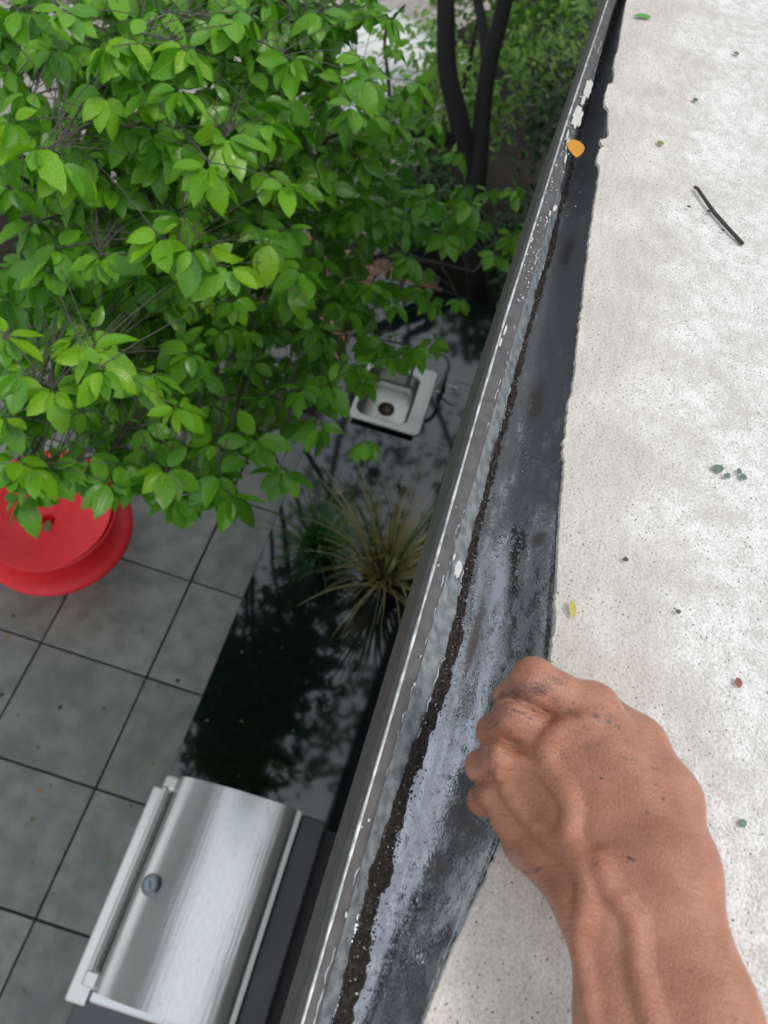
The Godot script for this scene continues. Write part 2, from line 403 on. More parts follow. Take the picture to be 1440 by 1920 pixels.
func camera_and_sky() -> void:
	var pitch := deg_to_rad(59.3)
	var roll := deg_to_rad(18.2)
	var fwd := Vector3(0, -sin(pitch), -cos(pitch))
	var up0 := Vector3(0, cos(pitch), -sin(pitch))
	var right := Vector3.RIGHT * cos(roll) + up0 * sin(roll)
	var up := up0 * cos(roll) - Vector3.RIGHT * sin(roll)
	var cam := Camera3D.new()
	cam.name = "camera"
	add_child(cam)
	var lens := CameraAttributesPhysical.new()
	lens.frustum_focal_length = 26.28
	lens.frustum_focus_distance = 0.60
	lens.frustum_near = 0.02
	lens.frustum_far = 200.0
	lens.exposure_aperture = 26.28 / 2.7
	cam.attributes = lens
	cam.fov = 67.3
	cam.near = 0.02
	cam.far = 200.0
	cam.transform = Transform3D(Basis(right, up, -fwd), Vector3(0, 4.2, 0))
	cam.current = true
	var sky := ProceduralSkyMaterial.new()
	sky.sky_top_color = srgb(0.87, 0.92, 1.0)
	sky.sky_horizon_color = srgb(0.95, 0.97, 1.0)
	sky.sky_curve = 0.2
	sky.ground_bottom_color = srgb(0.2, 0.2, 0.19)
	sky.ground_horizon_color = srgb(0.45, 0.46, 0.46)
	sky.sky_energy_multiplier = 1.0
	var env := Environment.new()
	env.background_mode = Environment.BG_SKY
	env.sky = Sky.new()
	env.sky.sky_material = sky
	env.tonemap_mode = Environment.TONE_MAPPER_LINEAR
	env.tonemap_exposure = 1.14
	env.sdfgi_enabled = true
	env.ssao_enabled = true
	env.ssil_enabled = true
	var we := WorldEnvironment.new()
	we.name = "world_environment"
	we.environment = env
	add_child(we)
	var sun := DirectionalLight3D.new()
	sun.name = "sun"
	sun.light_energy = 0.42
	sun.light_angular_distance = 16.0
	sun.light_color = Color(1.0, 0.97, 0.93)
	sun.shadow_enabled = true
	add_child(sun)
	sun.look_at_from_position(Vector3.ZERO, Vector3(-0.55, -1.0, 0.05), Vector3.FORWARD)


func ground() -> void:
	var b := Buf.new()
	b.flat([Vector3(-80, -0.06, -80), Vector3(80, -0.06, -80), Vector3(80, -0.06, 80), Vector3(-80, -0.06, 80)], Vector3.UP)
	var m := surfaced(mat(0.5, 0.5, 0.5, 0.85), mottled(3, 0.02, Color(0.36, 0.33, 0.31), Color(0.52, 0.48, 0.46)), seamless(4, 0.06), 0.9, 0.3)
	tag(part("ground", b, m, self), "", "", "", "structure")
	b = Buf.new()
	# dark planting bed between the patio and the pale paving
	var rows := []
	for i in 30:
		var row := []
		for j in 40:
			var p := Vector3(-5.2 + 6.6 * j / 39.0, 0, -3.06 - 1.5 * i / 29.0)
			p.y = -0.03 + 0.035 * wobble.get_noise_2d(p.x * 40.0, p.z * 40.0)
			row.append(p)
		rows.append(row)
	b.grid(rows, [], true)
	var soil := surfaced(mat(0.02, 0.016, 0.012, 0.9), mottled(8, 0.05, Color(0.012, 0.01, 0.008), Color(0.035, 0.026, 0.018)), seamless(9, 0.1), 2.0, 1.2)
	rows = []
	for i in 30:
		var row := []
		for j in 16:
			var p := Vector3(-0.75 + 0.25 * sin(i * 0.4) + 2.2 * j / 15.0, 0, -4.55 - 7.0 * i / 29.0)
			p.y = -0.02 + 0.035 * wobble.get_noise_2d(p.x * 40.0, p.z * 40.0)
			row.append(p)
		rows.append(row)
	b.grid(rows, [], true)
	tag(part("planting_bed", b, soil, self), "dark damp soil bed under the leafy tree", "", "", "structure")


func patio() -> void:
	var floor_node := Node3D.new()
	floor_node.name = "patio_floor"
	add_child(floor_node)
	tag(floor_node, "", "", "", "structure")
	var b := Buf.new()
	b.box(Vector3(-2.6, -0.045, -0.55), Vector3(6.0, 0.02, 5.1), 0.002)
	part("joint_bed", b, mat(0.085, 0.085, 0.078, 0.95), floor_node)
	var relief := seamless(22, 0.05)
	var mats := []
	for k in 5:
		var t := 1.0 + 0.13 * (k - 2) / 2.0
		var q := surfaced(mat(0.5, 0.5, 0.5, 0.55), mottled(30 + k, 0.012, Color(0.185, 0.202, 0.182) * t, Color(0.272, 0.288, 0.262) * t, 512, 5), relief, 0.7 + 0.07 * k, 0.12)
		q.uv1_offset = Vector3(0.37 * k, 0, 0.21 * k)
		mats.append(q)
	var slab := Buf.new()
	slab.box(Vector3.ZERO, Vector3(0.589, 0.035, 0.589), 0.003)
	var shape := slab.mesh()
	for i in range(-7, 2):
		for j in range(-3, 4):
			var x := -0.937 + 0.6 * (i + 0.5)
			var z := -1.046 + 0.6 * (j + 0.5)
			part("tile", shape, mats[rng.randi() % 5], floor_node, Vector3(x + rng.randfn() * 0.001, -0.0175 + rng.randfn() * 0.0008, z), Basis(Vector3.UP, rng.randfn() * 0.002))


func roof_material() -> StandardMaterial3D:
	var w := 1024
	var h := 2048
	var fine := iso_bytes(41, 0.26, w, h, 3)
	var grain := iso_bytes(42, 0.5, w, h, 2)
	var patch := iso_bytes(43, 0.045, w, h, 4)
	var large := iso_bytes(44, 0.010, w, h, 4)
	var speck := iso_bytes(45, 0.30, w, h, 1)
	var stroke := noise_bytes(46, 0.10, w, h, 3, 2, 5)
	var col := PackedByteArray()
	col.resize(w * h * 3)
	var hei := PackedByteArray()
	hei.resize(w * h)
	for j in h:
		var z := -1.35 + 1.6 * j / h
		var ex := smooth_along(EDGE_X, z)
		var row := j * w
		for i in w:
			var k := row + i
			var x := 0.04 + 0.46 * i / w - ex
			# the first brush width is a smoother cream coat, beyond it the coat is worn and grainy
			var worn := clampf((x - 0.036 + (large[k] - 128) * 0.00042 + (patch[k] - 128) * 0.00014) * 11.0, 0.0, 1.0)
			var f := fine[k] / 255.0
			var g := grain[k] / 255.0
			var p := patch[k] / 255.0
			var st := stroke[k] / 255.0
			var lg := large[k] / 255.0
			var t := clampf((f * 0.75 + p * 0.45 + g * 0.5 + lg * 0.3 - 0.74) * 2.1, 0.0, 1.0)
			var cream := 197.0 + (st - 0.5) * 14.0 + (f - 0.5) * 34.0 + (lg - 0.5) * 16.0 + (g - 0.5) * 30.0
			var v_r := lerpf(cream, 190.0 + 38.0 * t, worn)
			var v_g := lerpf(cream - 4.0, 188.0 + 40.0 * t, worn)
			var v_b := lerpf(cream - 12.0, 183.0 + 44.0 * t, worn)
			var dark := 1.0
			if speck[k] > 238 - int(26.0 * lg) and g > 0.5:
				dark = 0.42
			elif g > 0.84 and t < 0.55:
				dark = 0.74
			elif g < 0.17:
				dark = 0.87
			var q := k * 3
			col[q] = int(clampf(v_r * dark, 0.0, 255.0))
			col[q + 1] = int(clampf(v_g * dark, 0.0, 255.0))
			col[q + 2] = int(clampf(v_b * dark, 0.0, 255.0))
			hei[k] = int(clampf(60.0 + 70.0 * f * (0.6 + 0.4 * worn) + 50.0 * (g - 0.5) + 40.0 * p + 40.0 * st * (1.0 - worn) - (40.0 if dark < 0.5 else 0.0), 0.0, 255.0))
	var m := mat(1, 1, 1, 0.82, 0.0, 0.4)
	m.albedo_color = Color.WHITE
	m.albedo_texture = tex(w, h, col)
	m.heightmap_enabled = true
	m.heightmap_texture = tex(w, h, hei, false)
	m.heightmap_scale = 0.2
	return m


func house() -> void:
	var house_node := thing("house", "house with a flat white coated roof ending at the gutter", "house", Vector3(1.3, 0, -2.2))
	var o := house_node.position
	var b := Buf.new()
	var rows := []
	var uvs := []
	var cols := [0.0, 0.0, 0.0012, 0.003, 0.006, 0.010, 0.015, 0.021, 0.028, 0.036, 0.046, 0.058, 0.072, 0.09, 0.11, 0.135, 0.165, 0.21, 0.27, 0.35, 0.46, 0.7, 1.1, 1.8, 2.6]
	for z in z_rows():
		var e := edge_x(z)
		var curl := maxf(0.0, wobble.get_noise_2d(z * 300.0, 200.0)) * 0.0022
		if absf(z + 0.84) < 0.03 or absf(z + 0.735) < 0.02:
			curl += 0.002
		var row := []
		var uvr := []
		for k in cols.size():
			var x: float = e + cols[k] + (0.0006 * wobble.get_noise_2d(z * 1500.0, 20.0) if k == 0 else 0.0)
			var y: float = ROOF_Y - 0.0022 * exp(-cols[k] / 0.02)
			if k == 0:
				y -= 0.0034
			y += curl * exp(-cols[k] / 0.004)
			y += 0.0008 * wobble.get_noise_2d(x * 260.0, z * 120.0) + 0.0016 * wobble.get_noise_2d(x * 60.0, z * 40.0) + 0.0005 * wobble.get_noise_2d(x * 900.0, z * 500.0)
			row.append(Vector3(x, y, z) - o)
			uvr.append(Vector2((x - 0.04) / 0.46, (z + 1.35) / 1.6))
		rows.append(row)
		uvs.append(uvr)
	b.grid(rows, uvs, true)
	part("roof_coating", b, roof_material(), house_node)
	b = Buf.new()
	b.box(Vector3(1.46, 3.66, -2.2) - o, Vector3(2.30, 0.14, 7.2), 0.01)
	part("roof_deck", b, mat(0.05, 0.05, 0.05, 0.9), house_node)
	b = Buf.new()
	b.box(Vector3(1.46, 1.79, -2.2) - o, Vector3(2.28, 3.58, 7.0), 0.01)
	part("wall", b, surfaced(mat(0.3, 0.29, 0.27, 0.9), mottled(51, 0.03, Color(0.16, 0.155, 0.145), Color(0.21, 0.2, 0.19)), seamless(52, 0.08), 1.5, 0.2), house_node)


func gutter() -> void:
	var g := thing("rain_gutter", "dark wet metal rain gutter along the edge of the white roof", "gutter", Vector3(0.07, LIP_Y, -2.2))
	var o := g.position
	var zs := z_rows()

	# wet liner sheet: from under the lip, through the crease, up to below the roof coating
	var rows := []
	var uvs := []
	for z in zs:
		var xl := along(LIP_X, z) + along(LIP_W, z) - 0.0005
		var xd := smooth_along(DIRT_X, z)
		var xr := smooth_along(EDGE_X, z)
		var row := []
		var uvr := []
		for k in 34:
			var x: float
			if k < 8:
				x = lerpf(xl, xd, k / 8.0)
			else:
				x = lerpf(xd, xr + 0.022, (k - 8) / 25.0)
			var y := liner_y(x, z) + 0.00007 * wobble.get_noise_2d(x * 900.0, z * 700.0) + 0.00045 * wobble.get_noise_2d(x * 170.0, z * 110.0)
			row.append(Vector3(x, y, z) - o)
			uvr.append(Vector2((x - 0.04) / 0.12, (z + 1.35) / 1.6))
		rows.append(row)
		uvs.append(uvr)
	var b := Buf.new()
	b.grid(rows, uvs, true)
	tag(part("liner", b, liner_material(), g), "wet blue grey metal sheet with stains")

	# lip: flat top, outer face, bright worn hem
	b = Buf.new()
	rows = []
	for z in zs:
		var xl := along(LIP_X, z)
		var dent := 0.0004 * wobble.get_noise_2d(z * 60.0, 5.0)
		rows.append([Vector3(xl - 0.0052, LIP_Y - 0.095, z) - o, Vector3(xl - 0.0052, LIP_Y - 0.006, z) - o, Vector3(xl - 0.0042 + dent, LIP_Y - 0.0032, z) - o, Vector3(xl - 0.0014, LIP_Y - 0.0005, z) - o, Vector3(xl + 0.001, LIP_Y + dent, z) - o, Vector3(xl + along(LIP_W, z), LIP_Y - 0.0004 + dent, z) - o, Vector3(xl + along(LIP_W, z) + 0.0015, LIP_Y - 0.003, z) - o])
	b.grid(rows, [], true)
	var lip_mat := surfaced(mat(0.2, 0.2, 0.2, 0.62), mottled(61, 0.02, Color(0.066, 0.064, 0.066), Color(0.108, 0.104, 0.105), 512, 6), seamless(62, 0.2), 6.0, 0.03)
	tag(part("lip", b, lip_mat, g), "brown grey painted metal lip")
	b = Buf.new()
	var line := []
	var rad := []
	for z in zs:
		line.append(Vector3(along(LIP_X, z) - 0.0006, LIP_Y + 0.0003 + 0.0003 * wobble.get_noise_2d(z * 60.0, 5.0), z) - o)
		rad.append(0.0011 + 0.0004 * wobble.get_noise_2d(z * 240.0, 14.0))
	b.tube(line, rad, 8)
	part("hem", b, surfaced(mat(0.5, 0.5, 0.5, 0.35, 0.3), mottled(63, 0.03, Color(0.26, 0.28, 0.28), Color(0.72, 0.74, 0.74), 512, 5), null, 5.0, 0.0), g)

	# blue grey sealant smeared down from the lip, with ragged edges
	rows = []
	var crust := []
	for z in zs:
		var xl := along(LIP_X, z) + along(LIP_W, z) - 0.0008
		var xd := smooth_along(DIRT_X, z) - along(DIRT_W, z) * 0.42
		var wide := 1.0 if z > -0.7 else 0.5
		var x0 := xl + 0.0008 + 0.0018 * wobble.get_noise_2d(z * 130.0, 300.0) + 0.0014 * wobble.get_noise_2d(z * 700.0, 301.0)
		var x1 := maxf(x0 + 0.001, lerpf(x0, xd + 0.003 * wobble.get_noise_2d(z * 150.0, 310.0) + 0.002 * wobble.get_noise_2d(z * 900.0, 311.0), wide))
		crust.append([x0, x1, z])
		var row := []
		for k in 10:
			var x := lerpf(x0, x1, k / 9.0)
			var thick := -0.0004 if k == 0 or k == 9 else 0.0009 + 0.0005 * wobble.get_noise_2d(x * 2600.0, z * 2200.0) + 0.0004 * wobble.get_noise_2d(x * 900.0, z * 500.0)
			row.append(Vector3(x, liner_y(x, z) + thick, z) - o)
		rows.append(row)
	b = Buf.new()
	b.grid(rows, [], true)
	var seal := surfaced(mat(0.3, 0.3, 0.3, 0.6, 0.0), mottled(65, 0.02, Color(0.12, 0.135, 0.148), Color(0.30, 0.345, 0.37), 512, 7, 0.15, 0.85), seamless(66, 0.2), 8.0, 0.10)
	tag(part("sealant", b, seal, g), "cracked pale blue sealant below the lip")

	# pale mineral crust along the borders of the sealant, broken here and there
	var chalk := mat(0.42, 0.46, 0.47, 0.8)
	for side in 2:
		var run := []
		var wid := []
		for q in crust:
			var on: bool = q[2] > -1.0 and q[2] < 0.29 and wobble.get_noise_2d(q[2] * 90.0, 500.0 + side * 50.0) > (-0.1 if side == 0 else 0.05)
			if on:
				run.append(Vector3(q[side], liner_y(q[side], q[2]) + 0.0003, q[2]) - o)
				wid.append(0.00045 + 0.00045 * wobble.get_noise_2d(q[2] * 800.0, 520.0))
			if run.size() > 3 and (not on or q[2] > 0.28):
				b = Buf.new()
				b.tube(run, wid, 5)
				part("crust", b, chalk, g)
			if not on:
				run = []
				wid = []
	# black silt lying in the crease, wet and granular
	rows = []
	for z in zs:
		if z < -1.3 or z > 0.3:
			continue
		var xd := smooth_along(DIRT_X, z)
		var w := along(DIRT_W, z) * (0.46 + 0.42 * wobble.get_noise_2d(z * 140.0, 400.0) + 0.18 * wobble.get_noise_2d(z * 600.0, 401.0))
		var l := xd - w + 0.0013 * wobble.get_noise_2d(z * 1000.0, 410.0)
		var r := xd + w + 0.0013 * wobble.get_noise_2d(z * 1000.0, 420.0)
		var row := []
		for k in 15:
			var s := k / 14.0
			var x := lerpf(l, r, s)
			var y := liner_y(x, z) + 0.0030 * pow(sin(PI * s), 0.6) * (0.75 + 0.5 * wobble.get_noise_2d(x * 1500.0, z * 1500.0)) - (0.0008 if k == 0 or k == 14 else 0.0)
			row.append(Vector3(x, y + 0.0009 * wobble.get_noise_2d(x * 3500.0, z * 3500.0 + 90.0) * sin(PI * s), z) - o)
		rows.append(row)
	b = Buf.new()
	b.grid(rows, [], true)
	var silt := part("silt", b, surfaced(mat(0.02, 0.018, 0.015, 0.32), mottled(67, 0.12, Color(0.010, 0.009, 0.008), Color(0.042, 0.032, 0.024)), seamless(68, 0.25), 18.0, 0.12), g)
	tag(silt, "black wet silt in the bottom of the gutter")
	var grit := SphereMesh.new()
	grit.radius = 1.0
	grit.height = 2.0
	grit.radial_segments = 7
	grit.rings = 4
	var where := []
	var tints := []
	for k in 4200:
		var z := rng.randf_range(-1.2, 0.25)
		if z < -0.5 and rng.randf() < 0.4:
			z = rng.randf_range(-0.3, 0.25)
		var xd := smooth_along(DIRT_X, z)
		var x := xd + rng.randfn() * along(DIRT_W, z) * 0.34
		var r := rng.randf_range(0.00025, 0.0008)
		var lift := 0.0024 if absf(x - xd) < along(DIRT_W, z) * 0.45 else 0.0002
		where.append(Transform3D(Basis.from_euler(Vector3(rng.randf() * 3, rng.randf() * 3, rng.randf() * 3)) * Basis.from_scale(Vector3(r, r * rng.randf_range(0.4, 0.8), r * rng.randf_range(0.7, 1.7))), Vector3(x, liner_y(x, z) + lift, z) - o))
		var q := rng.randf()
		tints.append(Color(0.02, 0.017, 0.014) if q < 0.7 else Color(0.10, 0.055, 0.03) if q < 0.86 else Color(0.16, 0.14, 0.11) if q < 0.975 else Color(0.5, 0.48, 0.44))
	var gm := mat(1, 1, 1, 0.12)
	gm.vertex_color_use_as_albedo = true
	many("grit", grit, gm, where, tints, g)

	# beads of rain on the liner
	var drop := SphereMesh.new()
	drop.radius = 1.0
	drop.height = 2.0
	drop.radial_segments = 10
	drop.rings = 6
	where = []
	for q in [[0.086, -0.043, 0.008, 0.022, 420], [0.097, -0.120, 0.007, 0.018, 300], [0.088, -0.012, 0.008, 0.018, 340], [0.091, -0.385, 0.006, 0.035, 260], [0.093, -0.31, 0.008, 0.03, 220], [0.09, 0.05, 0.008, 0.04, 260], [0.09, -0.2, 0.008, 0.05, 120], [0.083, -0.6, 0.005, 0.12, 60]]:
		for k in q[4]:
			var x: float = q[0] + rng.randfn() * q[2]
			var z: float = q[1] + rng.randfn() * q[3]
			if x < smooth_along(DIRT_X, z) + along(DIRT_W, z) * 0.62 or x > smooth_along(EDGE_X, z) - 0.004:
				continue
			var r := 0.0004 + 0.0011 * pow(rng.randf(), 2.4)
			var n := Vector3(-(liner_y(x + 0.001, z) - liner_y(x - 0.001, z)) / 0.002, 1, 0).normalized()
			var bx := Basis(Vector3(n.y, -n.x, 0), n, Vector3.BACK) * Basis.from_scale(Vector3(r * rng.randf_range(0.8, 1.2), r * 0.6, r * rng.randf_range(0.8, 1.3)))
			where.append(Transform3D(bx, Vector3(x, liner_y(x, z) + r * 0.15, z) - o))
	var wm := mat(0.95, 0.97, 1.0, 0.02)
	wm.refraction_enabled = true
	wm.refraction_scale = 0.033
	wm.albedo_color.a = 0.02
	many("rain_beads", drop, wm, where, [], g)

	# flakes and splashes of white roof paint on the lip
	var white := surfaced(mat(0.7, 0.69, 0.66, 0.7), mottled(70, 0.06, Color(0.5, 0.48, 0.45), Color(0.76, 0.75, 0.73)), seamless(71, 0.1), 20.0, 0.05)
	for q in [[0.0678, -0.871, 0.0045, 0.026], [0.0640, -0.812, 0.0064, 0.025], [0.0605, -0.251, 0.0028, 0.0085], [0.0490, -0.481, 0.0013, 0.008], [0.0478, -0.466, 0.0012, 0.006], [0.0645, -0.655, 0.0022, 0.006], [0.0610, -0.645, 0.0012, 0.005], [0.0558, -0.259, 0.0009, 0.003], [0.0605, -0.760, 0.0015, 0.014], [0.0625, -0.735, 0.0013, 0.010], [0.0585, -0.775, 0.0012, 0.012], [0.0655, -0.845, 0.0025, 0.012]]:
		part("paint_flake", flake(q[2], q[3], 0.0005), white, g, Vector3(q[0], maxf(LIP_Y, liner_y(q[0], q[1])) + 0.0006, q[1]) - o)
	var fleck := flake(1.0, 1.0, 0.4)
	where = []
	for k in 150:
		var z := rng.randf_range(-0.86, -0.52) if k < 110 else rng.randf_range(-1.0, 0.2)
		var x := along(LIP_X, z) + rng.randf_range(0.001, 0.012) if rng.randf() < 0.7 else along(LIP_X, z) + rng.randf_range(0.01, 0.035)
		var r := rng.randf_range(0.0003, 0.0009)
		if x < along(LIP_X, z) + 0.011 or rng.randf() < 0.5:
			where.append(Transform3D(Basis(Vector3.UP, rng.randfn() * 0.4) * Basis.from_scale(Vector3(r, r * 0.5, r * rng.randf_range(1.0, 2.8))), Vector3(x, (LIP_Y if x < along(LIP_X, z) + 0.011 else liner_y(x, z)) + 0.0003, z) - o))
	many("paint_flecks", fleck, white, where, [], g)


func flake(hx: float, hz: float, thick: float) -> ArrayMesh:      # a ragged chip
	var b := Buf.new()
	var top := []
	var sides := 22
	var ph := rng.randf() * 50.0
	for k in sides:
		var a := TAU * k / sides
		var r := 0.8 + 0.35 * wobble.get_noise_2d(cos(a) * 14.0 + ph, sin(a) * 14.0) + 0.16 * wobble.get_noise_2d(cos(a) * 60.0 + ph, sin(a) * 60.0)
		top.append(Vector3(cos(a) * hx * r, thick, sin(a) * hz * r))
	var m := b.put(Vector3(0, thick * 1.3, 0), Vector3.UP)
	var ring := []
	for p in top:
		ring.append(b.put(p, Vector3.UP))
	for k in sides:
		b.tri(m, ring[k], ring[(k + 1) % sides])
		var p: Vector3 = top[k]
		var q: Vector3 = top[(k + 1) % sides]
		b.flat([p, q, q - Vector3(0, thick * 2.0, 0), p - Vector3(0, thick * 2.0, 0)], p + q - Vector3(0, thick * 2.0, 0))
	return b.mesh()


func liner_material() -> StandardMaterial3D:
	var w := 512
	var h := 2048
	var bloom := noise_bytes(81, 0.03, w, h, 5, 1, 1)
	var fine := noise_bytes(82, 0.22, w, h, 3, 1, 1)
	var big := noise_bytes(83, 0.010, w, h, 3, 1, 1)
	var col := PackedByteArray()
	col.resize(w * h * 3)
	var orm := PackedByteArray()
	orm.resize(w * h * 3)
	var spots := [[0.1014, -0.0976, 0.010, 0.016], [0.0935, -0.067, 0.006, 0.011], [0.0905, -0.432, 0.005, 0.02], [0.112, -0.298, 0.004, 0.006], [0.1, -0.118, 0.006, 0.012], [0.086, -0.215, 0.003, 0.03], [0.088, -0.62, 0.004, 0.02]]
	for j in h:
		var z := -1.35 + 1.6 * j / h
		var dry := 0.12 + 0.88 * smoothstep(-0.10, -0.50, z)
		var near := []
		for s in spots:
			if absf(z - s[1]) < s[3] * 2.2:
				near.append(s)
		for i in w:
			var k := j * w + i
			var x := 0.04 + 0.12 * i / w
			var f := fine[k] / 255.0
			var bl := bloom[k] / 255.0
			var bg := big[k] / 255.0
			# pale oxide bloom in patches over the bare sheet
			var t := smoothstep(0.42, 0.72, bl * 0.7 + f * 0.3 + (bg - 0.5) * 0.25)
			var r := lerpf(0.25, 0.40, t) + (f - 0.5) * 0.05
			var gg := lerpf(0.265, 0.42, t) + (f - 0.5) * 0.05
			var bb := lerpf(0.29, 0.455, t) + (f - 0.5) * 0.05
			var metal := 0.92
			var rough := 0.06 + 0.09 * t + 0.05 * (f - 0.5)
			# the far stretch keeps an older dark tar coat, broken at its border
			var tar := smoothstep(0.25, 0.8, dry + (bg - 0.5) * 0.7 + (bl - 0.5) * 0.8 + (f - 0.5) * 0.6)
			r = lerpf(r, 0.075, tar)
			gg = lerpf(gg, 0.078, tar)
			bb = lerpf(bb, 0.086, tar)
			metal = lerpf(metal, 0.1, tar)
			rough = lerpf(rough, 0.34 + 0.2 * (f - 0.5), tar)
			for s in near:
				var d := Vector2((x - s[0]) / s[2], (z - s[1]) / s[3]).length()
				var mud := smoothstep(1.15, 0.7, d + (f - 0.5) * 2.0 + (bl - 0.5) * 0.8)
				r = lerpf(r, 0.045, mud * 0.85)
				gg = lerpf(gg, 0.034, mud * 0.85)
				bb = lerpf(bb, 0.027, mud * 0.85)
				metal = lerpf(metal, 0.15, mud)
				rough = lerpf(rough, 0.5, mud)
			var q := k * 3
			var cc := Color(r, gg, bb).linear_to_srgb()
			col[q] = cc.r8
			col[q + 1] = cc.g8
			col[q + 2] = cc.b8
			orm[q] = 255
			orm[q + 1] = int(255.0 * clampf(rough, 0.05, 1.0))
			orm[q + 2] = int(255.0 * metal)
	var m := mat(1, 1, 1, 1.0, 1.0)
	m.albedo_color = Color.WHITE
	m.albedo_texture = tex(w, h, col)
	var ot := tex(w, h, orm)
	m.roughness_texture = ot
	m.roughness_texture_channel = BaseMaterial3D.TEXTURE_CHANNEL_GREEN
	m.metallic_texture = ot
	m.metallic_texture_channel = BaseMaterial3D.TEXTURE_CHANNEL_BLUE
	m.heightmap_enabled = true
	m.heightmap_texture = tex(w, h, fine, false)
	m.heightmap_scale = 0.004
	return m


# ---------------------------------------------------------------- the person's arm and hand

static func smin(a: float, b: float, k: float) -> float:
	var h := maxf(k - absf(a - b), 0.0) / k
	return minf(a, b) - h * h * k * 0.25


static func capsule(p: Vector3, s: Array) -> float:
	var a := Vector3(s[0], s[1], s[2])
	var ab := Vector3(s[3], s[4], s[5]) - a
	var t := clampf((p - a).dot(ab) / ab.length_squared(), 0.0, 1.0)
	return (p - a - ab * t).length() - lerpf(s[6], s[7], t)


func body_field(p: Vector3, palm: Array, thumb: Array, fingers: Array, veins: Array) -> float:
	var d := 1.0
	for s in palm:
		d = smin(d, capsule(p, s), 0.012)
	var t := 1.0
	for s in thumb:
		t = smin(t, capsule(p, s), 0.004)
	d = smin(d, t, 0.008)
	var fs := 1.0
	for fg in fingers:
		var g := 1.0
		for s in fg:
			g = smin(g, capsule(p, s), 0.003)
		fs = smin(fs, g, 0.0008)
	d = smin(d, fs, 0.0045)
	for s in veins:
		d = smin(d, capsule(p, s), 0.0060)
	return d


